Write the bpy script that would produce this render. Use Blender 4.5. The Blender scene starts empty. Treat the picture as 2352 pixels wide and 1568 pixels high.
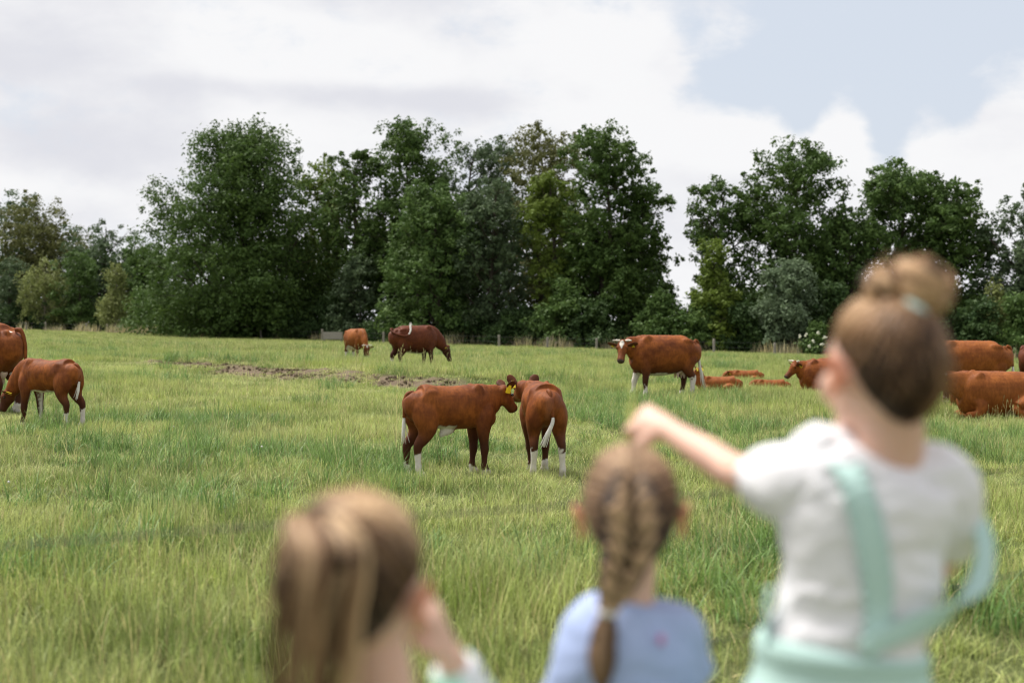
import bpy, math, random
import numpy as np
from mathutils import Vector, Matrix

rng = np.random.default_rng(7)
S = bpy.context.scene
COL = S.collection
F = 3267.0            # focal length in pixels of the 2352 px wide photograph (50 mm lens)
HY = 740.0            # horizon row
CAM_H = 1.6

# ---------------------------------------------------------------- camera, sky, sun, exposure
cam = bpy.data.cameras.new('camera')
cam.lens = 50.0
cam.sensor_width = 36.0
cam.clip_end = 3000
cam.clip_start = 0.05
cam.dof.use_dof = True
cam.dof.focus_distance = 16.5
cam.dof.aperture_fstop = 1.9
cam.dof.aperture_blades = 9
co = bpy.data.objects.new('camera', cam)
COL.objects.link(co)
co.location = (0, 0, CAM_H)
co.rotation_euler = (math.radians(90) - math.atan(44 / F), 0, 0)
S.camera = co
S.cycles.filter_width = 1.15

SUN_TO = Vector((-0.38, 0.26, 0.88)).normalized()
S.view_settings.view_transform = 'Standard'
S.view_settings.look = 'None'
S.view_settings.gamma = 1.0
S.view_settings.use_curve_mapping = False
S.view_settings.exposure = 0.2

world = bpy.data.worlds.new('World')
S.world = world
world.use_nodes = True


def build_sky():
    nt = world.node_tree
    N, L = nt.nodes, nt.links
    N.clear()

    def val(x):
        return x

    def m(op, a, b=None, c=None, clamp=False):
        n = N.new('ShaderNodeMath')
        n.operation = op
        n.use_clamp = clamp
        for i, v in enumerate((a, b, c)):
            if v is None:
                continue
            if isinstance(v, (int, float)):
                n.inputs[i].default_value = v
            else:
                L.new(v, n.inputs[i])
        return n.outputs[0]

    def sstep(x, a, b):
        n = N.new('ShaderNodeMapRange')
        n.interpolation_type = 'SMOOTHSTEP'
        L.new(x, n.inputs[0])
        n.inputs[1].default_value = a
        n.inputs[2].default_value = b
        return n.outputs[0]

    def mixc(f, a, b):
        n = N.new('ShaderNodeMix')
        n.data_type = 'RGBA'
        for s, v in ((n.inputs[0], f), (n.inputs[6], a), (n.inputs[7], b)):
            if isinstance(v, (int, float)):
                s.default_value = v
            elif isinstance(v, tuple):
                s.default_value = (*v, 1)
            else:
                L.new(v, s)
        return n.outputs[2]

    tc = N.new('ShaderNodeTexCoord')
    sep = N.new('ShaderNodeSeparateXYZ')
    L.new(tc.outputs['Generated'], sep.inputs[0])
    az = m('ARCTAN2', sep.outputs[0], sep.outputs[1])
    el = m('ARCSINE', sep.outputs[2])

    comb = N.new('ShaderNodeCombineXYZ')
    L.new(sep.outputs[0], comb.inputs[0])
    L.new(sep.outputs[1], comb.inputs[1])
    L.new(m('MULTIPLY', sep.outputs[2], 1.9), comb.inputs[2])

    def noise(scale, detail, rough, off=(0, 0, 0), dist=0.0):
        mp = N.new('ShaderNodeMapping')
        mp.inputs['Location'].default_value = off
        L.new(comb.outputs[0], mp.inputs[0])
        n = N.new('ShaderNodeTexNoise')
        n.inputs['Scale'].default_value = scale
        n.inputs['Detail'].default_value = detail
        n.inputs['Roughness'].default_value = rough
        n.inputs['Distortion'].default_value = dist
        L.new(mp.outputs[0], n.inputs['Vector'])
        return n.outputs['Fac']

    def blob(px, py, rx, ry):
        a0 = math.atan((px - 1176) / F)
        e0 = math.atan((HY - py) / F * math.cos(a0))
        dx = m('DIVIDE', m('SUBTRACT', az, a0), rx / F)
        dy = m('DIVIDE', m('SUBTRACT', el, e0), ry / F)
        r2 = m('ADD', m('MULTIPLY', dx, dx), m('MULTIPLY', dy, dy))
        return m('EXPONENT', m('MULTIPLY', r2, -1.0))

    n1 = noise(15, 10, 0.60, (3.1, 1.7, 0.4), 0.25)
    n4 = noise(42, 8, 0.6, (1.1, 6.7, 2.4), 0.3)
    n2 = noise(4.2, 6, 0.5, (0.3, 2.2, 5.1), 0.2)
    n3 = noise(7.5, 7, 0.55, (7.3, 4.2, 1.1), 0.1)
    # cloud density: billows + the cumulus heads along the tree line + the open blue on the right
    dens = m('ADD', m('MULTIPLY', m('SUBTRACT', n1, 0.5), 3.2), m('MULTIPLY', m('SUBTRACT', n2, 0.5), 0.7))
    dens = m('ADD', dens, m('MULTIPLY', m('SUBTRACT', n4, 0.5), 1.1))
    dens = m('ADD', dens, 0.62)
    for (px, py, rx, ry, s) in ((1640, 400, 170, 110, 1.3), (1760, 350, 110, 80, 1.0), (1925, 320, 70, 75, 1.5), (1900, 420, 120, 80, 0.9), (2130, 385, 80, 65, 1.3),
                                (2310, 270, 90, 70, 1.1), (2300, 400, 160, 110, 1.1), (1420, 280, 110, 60, 0.9), (1340, 120, 150, 90, 0.8), (1480, 180, 80, 60, 0.5),
                                (1960, 560, 520, 110, 1.0), (600, 200, 700, 300, 0.7),
                                (1960, 80, 420, 210, -1.35), (2340, 60, 240, 130, -0.8), (1650, 200, 110, 80, -0.7), (1520, 90, 45, 40, 0.5), (1505, 165, 60, 30, 0.5), (1570, 60, 40, 40, -0.4),
                                (1150, 70, 100, 60, -0.8), (2042, 310, 50, 85, -1.7), (1838, 285, 42, 60, -1.3), (1760, 225, 140, 40, -0.6), (2200, 250, 60, 60, -0.9)):
        dens = m('ADD', dens, m('MULTIPLY', blob(px, py, rx, ry), s))
    cover = sstep(dens, -0.45, 1.0)
    # shade inside the cloud
    shade = m('ADD', m('MULTIPLY', m('SUBTRACT', n3, 0.5), 2.3), 0.34)
    for (px, py, rx, ry, s) in ((820, 218, 330, 36, 0.75), (430, 195, 200, 22, 0.3), (120, 330, 330, 60, 0.45), (80, 90, 260, 120, 0.35),
                                (1050, 240, 160, 30, 0.35), (230, 400, 220, 40, 0.3),
                                (700, 120, 260, 70, -0.55), (930, 150, 140, 60, -0.5), (120, 430, 220, 50, -0.6),
                                (1660, 330, 300, 80, -0.5), (1930, 290, 90, 60, -0.5), (1330, 100, 200, 120, -0.4),
                                (450, 60, 150, 90, -0.2)):
        shade = m('ADD', shade, m('MULTIPLY', blob(px, py, rx, ry), s))
    shade = sstep(shade, 0.0, 1.0)

    sky = N.new('ShaderNodeTexSky')
    sky.sky_type = 'NISHITA'
    sky.sun_disc = False
    sky.sun_elevation = math.asin(SUN_TO.z)
    sky.sun_rotation = math.atan2(SUN_TO.x, SUN_TO.y)
    sky.air_density = 1.0
    sky.dust_density = 2.0
    sc = N.new('ShaderNodeVectorMath')
    sc.operation = 'SCALE'
    L.new(sky.outputs[0], sc.inputs[0])
    sc.inputs['Scale'].default_value = 1.0
    # thin veil of high cloud over the open sky, then the cloud; values are radiance / strength
    K = 10.0
    blue = mixc(0.86, sc.outputs[0], (0.635 * K, 0.685 * K, 0.765 * K))
    cloud = mixc(shade, (0.82 * K, 0.82 * K, 0.83 * K), (0.66 * K, 0.665 * K, 0.712 * K))
    final = mixc(cover, blue, cloud)
    bg = N.new('ShaderNodeBackground')
    bg.inputs['Strength'].default_value = 0.1
    L.new(final, bg.inputs[0])
    out = N.new('ShaderNodeOutputWorld')
    L.new(bg.outputs[0], out.inputs[0])


build_sky()

sl = bpy.data.lights.new('sun', 'SUN')
sl.energy = 5.0
sl.angle = math.radians(22)
sl.color = (1.0, 0.96, 0.90)
so = bpy.data.objects.new('sun', sl)
COL.objects.link(so)
so.rotation_euler = SUN_TO.to_track_quat('Z', 'Y').to_euler()
so.location = (-20, -10, 40)


# ---------------------------------------------------------------- helpers
def W(px, py, d):
    return np.array([(px - 1176) / F * d, d, CAM_H + (HY - py) / F * d])


def vnoise(x, y, seed=0):
    x = np.asarray(x, float)
    y = np.asarray(y, float)
    xi = np.floor(x).astype(np.int64)
    yi = np.floor(y).astype(np.int64)
    xf = x - xi
    yf = y - yi
    u = xf * xf * (3 - 2 * xf)
    v = yf * yf * (3 - 2 * yf)

    def h(a, b):
        n = (a * 374761393 + b * 668265263 + seed * 1274126177) & 0xFFFFFFFF
        n = ((n ^ (n >> 13)) * 1274126177) & 0xFFFFFFFF
        n = n ^ (n >> 16)
        return (n & 0xFFFF) / 65535.0
    return (h(xi, yi) * (1 - u) + h(xi + 1, yi) * u) * (1 - v) + (h(xi, yi + 1) * (1 - u) + h(xi + 1, yi + 1) * u) * v


def fbm(x, y, seed=0, o=3):
    r = 0
    a = 0.5
    t = 0
    for i in range(o):
        r = r + a * vnoise(x * 2 ** i, y * 2 ** i, seed + i * 17)
        t += a
        a *= 0.5
    return r / t


def sst(x, a, b):
    t = np.clip((x - a) / (b - a), 0, 1)
    return t * t * (3 - 2 * t)


MUD = np.array([(-12.5, 45.5), (-9.9, 43), (-6.5, 38.2), (-2.84, 33.8), (-1.0, 32.5)])


def mud_line(x, y):
    """signed distance to the muddy cattle path (positive beyond it) and the position along it"""
    x = np.asarray(x, float)
    y = np.asarray(y, float)
    best = np.full(x.shape, 1e9)
    tt = np.zeros(x.shape)
    sg = np.ones(x.shape)
    for i in range(len(MUD) - 1):
        a, b = MUD[i], MUD[i + 1]
        ab = b - a
        t = np.clip(((x - a[0]) * ab[0] + (y - a[1]) * ab[1]) / (ab @ ab), 0, 1)
        dd = np.hypot(x - a[0] - t * ab[0], y - a[1] - t * ab[1])
        cr = ab[0] * (y - a[1]) - ab[1] * (x - a[0])
        tt = np.where(dd < best, (i + t) / (len(MUD) - 1), tt)
        sg = np.where(dd < best, np.sign(cr), sg)
        best = np.minimum(best, dd)
    return best * sg, tt


def ground_z(x, y):
    x = np.asarray(x, float)
    y = np.asarray(y, float)
    z = -0.02 * np.clip(x, -90, 90)
    z = z + 0.35 * (1 - sst(y, 3.7, 5.4))
    sd, tt = mud_line(x, y)
    z = z + 0.27 * sst(tt, 0.0, 0.12) * (1 - sst(tt, 0.9, 1.0)) * sst(sd, -1.5, 1.3) * (1 - sst(sd, 1.3, 11))
    z = z - 0.30 * sst(y, 58, 105)
    far = sst(y, 5, 9)
    z = z + far * 0.05 * (fbm(x / 3.0, y / 3.0, 3, 3) - 0.5)
    return z


def mud_mask(x, y):
    sd, tt = mud_line(x, y)
    wid = 0.30 + 0.75 * sst(tt, 0.15, 0.55) * (1 - 0.4 * sst(tt, 0.8, 1.0))
    e = np.abs(sd) / wid + 1.1 * (fbm(np.asarray(x) * 0.9, np.asarray(y) * 0.9, 21, 3) - 0.5)
    return 1 - sst(e, 0.6, 1.15)


def set_props(o, label=None, cat=None, group=None, kind=None):
    if label:
        o['label'] = label
    if cat:
        o['category'] = cat
    if group:
        o['group'] = group
    if kind:
        o['kind'] = kind
    return o


def empty(name, loc, label, cat, group=None, rz=0.0):
    o = bpy.data.objects.new(name, None)
    o.empty_display_size = 0.2
    COL.objects.link(o)
    o.location = tuple(float(v) for v in loc)
    o.rotation_euler = (0, 0, rz)
    set_props(o, label, cat, group)
    return o


def mesh_np(name, V, Fq, smooth=True, attrs=None):
    """mesh from numpy verts and a face array (n,3) or (n,4), or a list of faces"""
    me = bpy.data.meshes.new(name)
    V = np.asarray(V, np.float32)
    if isinstance(Fq, np.ndarray):
        k = Fq.shape[1]
        me.vertices.add(len(V))
        me.vertices.foreach_set('co', V.ravel())
        me.loops.add(Fq.size)
        me.loops.foreach_set('vertex_index', Fq.astype(np.int32).ravel())
        me.polygons.add(len(Fq))
        me.polygons.foreach_set('loop_start', np.arange(0, Fq.size, k, dtype=np.int32))
        me.polygons.foreach_set('loop_total', np.full(len(Fq), k, np.int32))
        me.update(calc_edges=True)
    else:
        me.from_pydata([tuple(map(float, v)) for v in V], [], Fq)
        me.update()
    me.validate()
    if smooth:
        me.polygons.foreach_set('use_smooth', np.ones(len(me.polygons), bool))
    for k, a in (attrs or {}).items():
        at = me.attributes.new(k, 'FLOAT', 'POINT')
        at.data.foreach_set('value', np.asarray(a, np.float32))
    return me


def link(name, me, mat=None, parent=None):
    o = bpy.data.objects.new(name, me)
    if mat and not me.materials:
        me.materials.append(mat)
    COL.objects.link(o)
    if parent is not None:
        o.parent = parent
    return o


class MB:
    """collects closed pieces into one vertex/face list"""

    def __init__(self):
        self.v = []
        self.f = []
        self.a = []

    def add(self, V, Fs, a=0.0):
        b = len(self.v)
        self.v.extend([tuple(map(float, p)) for p in V])
        self.f.extend([tuple(i + b for i in f) for f in Fs])
        self.a.extend([float(a)] * len(V))

    def loft(self, pts, rad, side=(0, 1, 0), n=16, sub=3, pear=0.0, a=0.0):
        V, Fs = loft(pts, rad, side, n, sub, pear)
        self.add(V, Fs, a)

    def ball(self, c, r, n=14, a=0.0, M=None):
        V = []
        Fs = []
        r = np.array(r if hasattr(r, '__len__') else (r, r, r), float)
        for i in range(1, n // 2):
            th = math.pi * i / (n // 2)
            for j in range(n):
                ph = 2 * math.pi * j / n
                V.append((math.sin(th) * math.cos(ph), math.sin(th) * math.sin(ph), math.cos(th)))
        V = [(0, 0, 1)] + V + [(0, 0, -1)]
        V = np.array(V) * r
        if M is not None:
            V = V @ np.array(M).T
        V = V + np.array(c)
        for j in range(n):
            Fs.append((0, 1 + j, 1 + (j + 1) % n))
        for i in range(n // 2 - 2):
            for j in range(n):
                p = 1 + i * n
                Fs.append((p + j, p + n + j, p + n + (j + 1) % n, p + (j + 1) % n))
        p = 1 + (n // 2 - 2) * n
        for j in range(n):
            Fs.append((p + j, len(V) - 1, p + (j + 1) % n))
        self.add(V, Fs, a)

    def box(self, c, s, M=None, a=0.0):
        V = np.array([(x, y, z) for x in (-1, 1) for y in (-1, 1) for z in (-1, 1)], float) * np.array(s) / 2
        if M is not None:
            V = V @ np.array(M).T
        V = V + np.array(c)
        self.add(V, [(0, 1, 3, 2), (4, 6, 7, 5), (0, 4, 5, 1), (2, 3, 7, 6), (0, 2, 6, 4), (1, 5, 7, 3)], a)

    def mesh(self, name, smooth=True, attr=None):
        return mesh_np(name, np.array(self.v), self.f, smooth, {attr: self.a} if attr else None)


def catmull(P, sub):
    P = np.asarray(P, float)
    n = len(P)
    if n < 3 or sub <= 1:
        t = np.linspace(0, n - 1, (n - 1) * max(sub, 1) + 1)
        return np.stack([np.interp(t, range(n), P[:, k]) for k in range(P.shape[1])], 1)
    Q = np.vstack([2 * P[0] - P[1], P, 2 * P[-1] - P[-2]])
    out = []
    for i in range(n - 1):
        p0, p1, p2, p3 = Q[i], Q[i + 1], Q[i + 2], Q[i + 3]
        for k in range(sub):
            t = k / sub
            out.append(0.5 * (2 * p1 + (p2 - p0) * t + (2 * p0 - 5 * p1 + 4 * p2 - p3) * t * t + (3 * p1 - p0 - 3 * p2 + p3) * t ** 3))
    out.append(P[-1])
    return np.array(out)


def loft(pts, rad, side=(0, 1, 0), n=16, sub=3, pear=0.0):
    """closed tube through pts; rad = (half width along side, half depth) per point; side may be one vector per point"""
    pts = np.asarray(pts, float)
    rad = np.asarray([(r, r) if not hasattr(r, '__len__') else r for r in rad], float)
    sd = np.asarray(side, float)
    if sd.ndim == 1:
        sd = np.tile(sd, (len(pts), 1))
    A = catmull(np.hstack([pts, rad, sd]), sub)
    P, R, SD = A[:, :3], np.maximum(A[:, 3:5], 1e-4), A[:, 5:8]
    T = np.gradient(P, axis=0)
    T /= np.linalg.norm(T, axis=1, keepdims=True) + 1e-12
    SD = SD - T * (SD * T).sum(1, keepdims=True)
    SD /= np.linalg.norm(SD, axis=1, keepdims=True) + 1e-12
    U = np.cross(T, SD)
    ang = np.arange(n) * 2 * math.pi / n
    c, s = np.cos(ang), np.sin(ang)
    V = P[:, None, :] + (R[:, 0, None] * c[None] * (1 - pear * s[None]))[..., None] * SD[:, None, :] + (R[:, 1, None] * s[None])[..., None] * U[:, None, :]
    m = len(P)
    V = V.reshape(-1, 3)
    V = np.vstack([V, P[0], P[-1]])
    Fs = []
    for i in range(m - 1):
        for j in range(n):
            a, b = i * n + j, i * n + (j + 1) % n
            Fs.append((a, b, b + n, a + n))
    for j in range(n):
        Fs.append((m * n, (j + 1) % n, j))
        Fs.append((m * n + 1, (m - 1) * n + j, (m - 1) * n + (j + 1) % n))
    return V, Fs


def remesh(mb, vox, smooth=4, fac=0.5):
    """one continuous skin over overlapping closed pieces"""
    me = mb.mesh('tmp')
    o = bpy.data.objects.new('tmp', me)
    COL.objects.link(o)
    r = o.modifiers.new('r', 'REMESH')
    r.mode = 'VOXEL'
    r.voxel_size = vox
    r.use_smooth_shade = True
    if smooth:
        s = o.modifiers.new('s', 'SMOOTH')
        s.factor = fac
        s.iterations = smooth
    dg = bpy.context.evaluated_depsgraph_get()
    e = o.evaluated_get(dg)
    out = bpy.data.meshes.new_from_object(e)
    bpy.data.objects.remove(o)
    bpy.data.meshes.remove(me)
    out.polygons.foreach_set('use_smooth', np.ones(len(out.polygons), bool))
    return out


def verts_of(me):
    a = np.empty(len(me.vertices) * 3, np.float32)
    me.vertices.foreach_get('co', a)
    return a.reshape(-1, 3).astype(float)


def put_verts(me, V):
    me.vertices.foreach_set('co', np.asarray(V, np.float32).ravel())
    me.update()


def attr(me, name, vals):
    at = me.attributes.new(name, 'FLOAT', 'POINT')
    at.data.foreach_set('value', np.asarray(vals, np.float32))


# ---------------------------------------------------------------- materials
class NT:
    def __init__(self, name):
        self.m = bpy.data.materials.new(name)
        self.m.use_nodes = True
        self.t = self.m.node_tree
        self.t.nodes.clear()
        self.out = self.n('ShaderNodeOutputMaterial')

    def n(self, t, **k):
        x = self.t.nodes.new(t)
        for a, v in k.items():
            setattr(x, a, v)
        return x

    def l(self, a, b):
        self.t.links.new(a, b)

    def put(self, s, v):
        if isinstance(v, (int, float)):
            s.default_value = v
        elif isinstance(v, tuple):
            s.default_value = (*v, 1) if len(v) == 3 and s.type == 'RGBA' else v
        else:
            self.l(v, s)

    def mix(self, f, a, b, blend='MIX'):
        x = self.n('ShaderNodeMix', data_type='RGBA', blend_type=blend)
        self.put(x.inputs[0], f)
        self.put(x.inputs[6], a)
        self.put(x.inputs[7], b)
        return x.outputs[2]

    def math(self, op, a, b=None, clamp=False):
        x = self.n('ShaderNodeMath', operation=op, use_clamp=clamp)
        self.put(x.inputs[0], a)
        if b is not None:
            self.put(x.inputs[1], b)
        return x.outputs[0]

    def ss(self, x, a, b):
        n = self.n('ShaderNodeMapRange', interpolation_type='SMOOTHSTEP')
        self.l(x, n.inputs[0])
        n.inputs[1].default_value = a
        n.inputs[2].default_value = b
        return n.outputs[0]

    def at(self, name):
        return self.n('ShaderNodeAttribute', attribute_name=name).outputs['Fac']

    def noise(self, scale, detail=3, rough=0.5, vec=None, stretch=None, dist=0.0):
        if vec is None:
            vec = self.n('ShaderNodeTexCoord').outputs['Object']
        if stretch:
            mp = self.n('ShaderNodeMapping')
            mp.inputs['Scale'].default_value = stretch
            self.l(vec, mp.inputs[0])
            vec = mp.outputs[0]
        x = self.n('ShaderNodeTexNoise')
        x.inputs['Scale'].default_value = scale
        x.inputs['Detail'].default_value = detail
        x.inputs['Roughness'].default_value = rough
        x.inputs['Distortion'].default_value = dist
        self.l(vec, x.inputs['Vector'])
        return x.outputs['Fac']

    def pos(self):
        return self.n('ShaderNodeNewGeometry').outputs['Position']

    def bsdf(self, color, rough=0.6, spec=0.3, bump=None, bstr=0.2, bdist=0.01, sheen=0.0, sss=0.0):
        b = self.n('ShaderNodeBsdfPrincipled')
        self.put(b.inputs['Base Color'], color)
        self.put(b.inputs['Roughness'], rough)
        b.inputs['Specular IOR Level'].default_value = spec
        if sheen:
            b.inputs['Sheen Weight'].default_value = sheen
            b.inputs['Sheen Roughness'].default_value = 0.5
        if sss:
            b.inputs['Subsurface Weight'].default_value = sss
            b.inputs['Subsurface Radius'].default_value = (0.012, 0.005, 0.003)
            b.inputs['Subsurface Scale'].default_value = 1.0
        if bump is not None:
            bp = self.n('ShaderNodeBump')
            bp.inputs['Strength'].default_value = bstr
            bp.inputs['Distance'].default_value = bdist
            self.l(bump, bp.inputs['Height'])
            self.l(bp.outputs[0], b.inputs['Normal'])
        return b.outputs[0]

    def done(self, sh):
        self.l(sh, self.out.inputs[0])
        return self.m

    def mixsh(self, f, a, b):
        x = self.n('ShaderNodeMixShader')
        self.put(x.inputs[0], f)
        self.l(a, x.inputs[1])
        self.l(b, x.inputs[2])
        return x.outputs[0]


def plain(name, col, rough=0.6, spec=0.3, var=0.12, scale=30, bump=0.0, sss=0.0, sheen=0.0):
    t = NT(name)
    nz = t.noise(scale, 4)
    c = t.mix(t.math('MULTIPLY', nz, var * 2), col, tuple(x * 0.45 for x in col))
    return t.done(t.bsdf(c, rough, spec, nz if bump else None, bump, 0.004, sheen, sss))


def mat_ground():
    t = NT('pasture_soil')
    p = t.pos()
    g = t.mix(t.noise(1.2, 4, 0.6, p), (0.075, 0.095, 0.03), (0.13, 0.15, 0.05))
    soil = t.mix(t.noise(3.5, 5, 0.65, p), (0.105, 0.078, 0.052), (0.24, 0.185, 0.125))
    c = t.mix(t.at('mud'), g, soil)
    b = t.noise(6, 6, 0.7, p)
    return t.done(t.bsdf(c, 0.95, 0.1, b, 0.9, 0.12))


def mat_grass(name, cols, trans=0.3, dry=0.12):
    """cols: lush, fresh, pale"""
    t = NT(name)
    p = t.pos()
    big = t.ss(t.noise(0.33, 4, 0.6, p), 0.38, 0.62)
    mid = t.ss(t.noise(1.1, 3, 0.55, p), 0.3, 0.7)
    c = t.mix(big, cols[0], cols[1])
    c = t.mix(t.math('MULTIPLY', mid, 0.65), c, cols[2])
    r = t.at('b')
    c = t.mix(t.ss(r, 1.0 - dry, 1.0 - dry + 0.02), c, (0.62, 0.52, 0.26))
    c = t.mix(t.math('MULTIPLY', t.ss(t.at('t'), 0.45, 1.0), 0.3), c, (0.43, 0.51, 0.20))
    hs = t.n('ShaderNodeHueSaturation')
    t.l(c, hs.inputs['Color'])
    t.l(t.math('ADD', t.math('MULTIPLY', t.math('FRACT', t.math('MULTIPLY', r, 7.31)), 1.0), 0.45), hs.inputs['Value'])
    c = hs.outputs[0]
    a = t.bsdf(c, 0.5, 0.25)
    tr = t.n('ShaderNodeBsdfTranslucent')
    t.l(c, tr.inputs[0])
    return t.done(t.mixsh(trans, a, tr.outputs[0]))


def mat_leaf(name, c1, c2, c3):
    t = NT(name)
    r = t.at('b')
    p = t.pos()
    c = t.mix(r, c1, c2)
    c = t.mix(t.ss(t.noise(0.35, 3, 0.5, p), 0.42, 0.68), c, c3)
    a = t.bsdf(c, 0.55, 0.12)
    tr = t.n('ShaderNodeBsdfTranslucent')
    t.l(c, tr.inputs[0])
    return t.done(t.mixsh(0.30, a, tr.outputs[0]))


def mat_coat(name, c1, c2, dark):
    t = NT(name)
    oc = t.n('ShaderNodeTexCoord').outputs['Object']
    n1 = t.noise(5, 4, 0.6, oc)
    n2 = t.noise(34, 5, 0.65, oc, (1, 1, 0.28))
    c = t.mix(t.ss(n1, 0.3, 0.7), c1, c2)
    c = t.mix(t.math('MULTIPLY', t.ss(n2, 0.38, 0.72), 0.42), c, tuple(x * 0.42 for x in c1))
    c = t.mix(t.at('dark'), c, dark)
    c = t.mix(t.at('pink'), c, (0.42, 0.22, 0.17))
    white = t.mix(t.noise(22, 4, 0.6, oc), (0.80, 0.76, 0.71), (0.50, 0.43, 0.35))
    c = t.mix(t.at('white'), c, white)
    c = t.mix(t.at('horn'), c, (0.05, 0.04, 0.035))
    bm = t.math('ADD', t.math('MULTIPLY', n2, 0.6), t.noise(140, 3, 0.6, oc, (1, 1, 0.3)))
    return t.done(t.bsdf(c, 0.6, 0.15, bm, 0.35, 0.008, sheen=0.0))


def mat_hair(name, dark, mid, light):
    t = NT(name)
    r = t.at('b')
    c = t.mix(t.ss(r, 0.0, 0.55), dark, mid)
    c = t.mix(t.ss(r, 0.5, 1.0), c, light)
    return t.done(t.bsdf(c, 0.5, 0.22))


M = {}
M['ground'] = mat_ground()
M['grass'] = mat_grass('meadow_blades', ((0.150, 0.225, 0.045), (0.345, 0.42, 0.095), (0.60, 0.615, 0.245)), 0.36, 0.09)
M['lush'] = mat_grass('lush_blades', ((0.10, 0.21, 0.05), (0.15, 0.27, 0.07), (0.26, 0.36, 0.10)), 0.32, 0.04)
M['straw'] = mat_grass('straw_stalks', ((0.60, 0.52, 0.27), (0.66, 0.58, 0.32), (0.5, 0.5, 0.22)), 0.25, 0.3)
M['weed'] = mat_grass('dry_weeds', ((0.42, 0.33, 0.24), (0.50, 0.40, 0.30), (0.30, 0.33, 0.15)), 0.25, 0.3)
M['leaf_oak'] = mat_leaf('oak_leaves', (0.053, 0.095, 0.024), (0.097, 0.151, 0.033), (0.084, 0.140, 0.039))
M['leaf_mid'] = mat_leaf('broad_leaves', (0.062, 0.115, 0.033), (0.123, 0.189, 0.049), (0.097, 0.156, 0.045))
M['leaf_grey'] = mat_leaf('grey_green_leaves', (0.070, 0.109, 0.054), (0.128, 0.173, 0.083), (0.104, 0.148, 0.075))
M['leaf_olive'] = mat_leaf('olive_leaves', (0.092, 0.102, 0.035), (0.168, 0.170, 0.062), (0.14, 0.152, 0.048))
M['leaf_yellow'] = mat_leaf('yellow_green_leaves', (0.104, 0.151, 0.027), (0.182, 0.246, 0.045), (0.152, 0.205, 0.039))
M['leaf_pale'] = mat_leaf('pale_willow_leaves', (0.19, 0.215, 0.075), (0.30, 0.335, 0.12), (0.22, 0.25, 0.085))
M['leaf_silver'] = mat_leaf('silver_willow_leaves', (0.122, 0.165, 0.089), (0.201, 0.271, 0.159), (0.152, 0.205, 0.114))
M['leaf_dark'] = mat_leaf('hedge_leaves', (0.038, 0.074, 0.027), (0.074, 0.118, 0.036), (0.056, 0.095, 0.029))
M['bark'] = plain('bark', (0.085, 0.07, 0.055), 0.95, 0.1, 0.4, 3, 0.6)
M['birch_bark'] = plain('birch_bark', (0.3, 0.26, 0.2), 0.9, 0.1, 0.4, 3, 0.4)
M['post'] = plain('weathered_wood', (0.30, 0.27, 0.23), 0.9, 0.15, 0.3, 8, 0.4)
M['wire'] = plain('fence_wire', (0.035, 0.038, 0.042), 0.5, 0.4, 0.1, 60)
M['concrete'] = plain('grey_boards', (0.36, 0.33, 0.29), 0.9, 0.1, 0.3, 6, 0.3)
M['flower'] = plain('elder_blossom', (0.72, 0.72, 0.58), 0.8, 0.1, 0.1, 40)
M['clover'] = plain('clover_blossom', (0.75, 0.72, 0.68), 0.8, 0.1, 0.1, 60)
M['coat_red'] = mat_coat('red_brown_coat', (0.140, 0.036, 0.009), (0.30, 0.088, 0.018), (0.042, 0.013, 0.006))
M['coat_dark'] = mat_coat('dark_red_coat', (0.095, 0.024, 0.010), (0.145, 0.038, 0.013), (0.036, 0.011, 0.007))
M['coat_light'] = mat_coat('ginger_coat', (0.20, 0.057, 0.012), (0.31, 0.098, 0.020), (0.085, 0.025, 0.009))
M['eye'] = plain('dark_eye', (0.012, 0.009, 0.008), 0.1, 0.6, 0.1, 20)
M['horn'] = plain('pale_horn', (0.66, 0.60, 0.50), 0.45, 0.4, 0.2, 40)
M['tag'] = plain('yellow_tag', (0.80, 0.62, 0.03), 0.45, 0.4, 0.05, 60)
M['tag_mark'] = plain('tag_print', (0.10, 0.085, 0.02), 0.6, 0.2, 0.05, 60)
M['udder'] = plain('udder_skin', (0.62, 0.46, 0.38), 0.6, 0.25, 0.2, 12, 0.2)
M['white_hair'] = plain('white_tail_hair', (0.76, 0.72, 0.66), 0.7, 0.2, 0.25, 25, 0.3)
M['skin'] = plain('skin', (0.72, 0.45, 0.345), 0.5, 0.35, 0.06, 18, 0.0, 0.15)
M['ear_skin'] = plain('flushed_ear_skin', (0.72, 0.30, 0.19), 0.5, 0.35, 0.05, 25, 0.0, 0.2)
M['white_shirt'] = plain('white_cotton', (0.82, 0.80, 0.825), 0.9, 0.1, 0.04, 40, 0.1)
M['mint'] = plain('mint_cloth', (0.52, 0.71, 0.665), 0.9, 0.1, 0.06, 60, 0.15)
M['blue'] = plain('blue_cotton', (0.41, 0.49, 0.75), 0.9, 0.1, 0.05, 40, 0.1)
M['pink'] = plain('pink_print', (0.62, 0.30, 0.55), 0.9, 0.1, 0.05, 40)
M['denim'] = plain('denim', (0.09, 0.13, 0.24), 0.9, 0.1, 0.2, 80, 0.1)
M['shoe'] = plain('shoe_canvas', (0.55, 0.55, 0.55), 0.8, 0.2, 0.1, 50)
M['tie_white'] = plain('white_elastic', (0.78, 0.74, 0.72), 0.8, 0.2, 0.05, 80)
M['hair_a'] = mat_hair('brown_hair', (0.045, 0.025, 0.016), (0.29, 0.165, 0.088), (0.57, 0.37, 0.21))
M['hair_b'] = mat_hair('dark_blond_hair', (0.048, 0.029, 0.020), (0.235, 0.14, 0.082), (0.52, 0.35, 0.21))
M['hair_c'] = mat_hair('blond_streaked_hair', (0.050, 0.029, 0.019), (0.27, 0.160, 0.088), (0.66, 0.46, 0.27))
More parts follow.
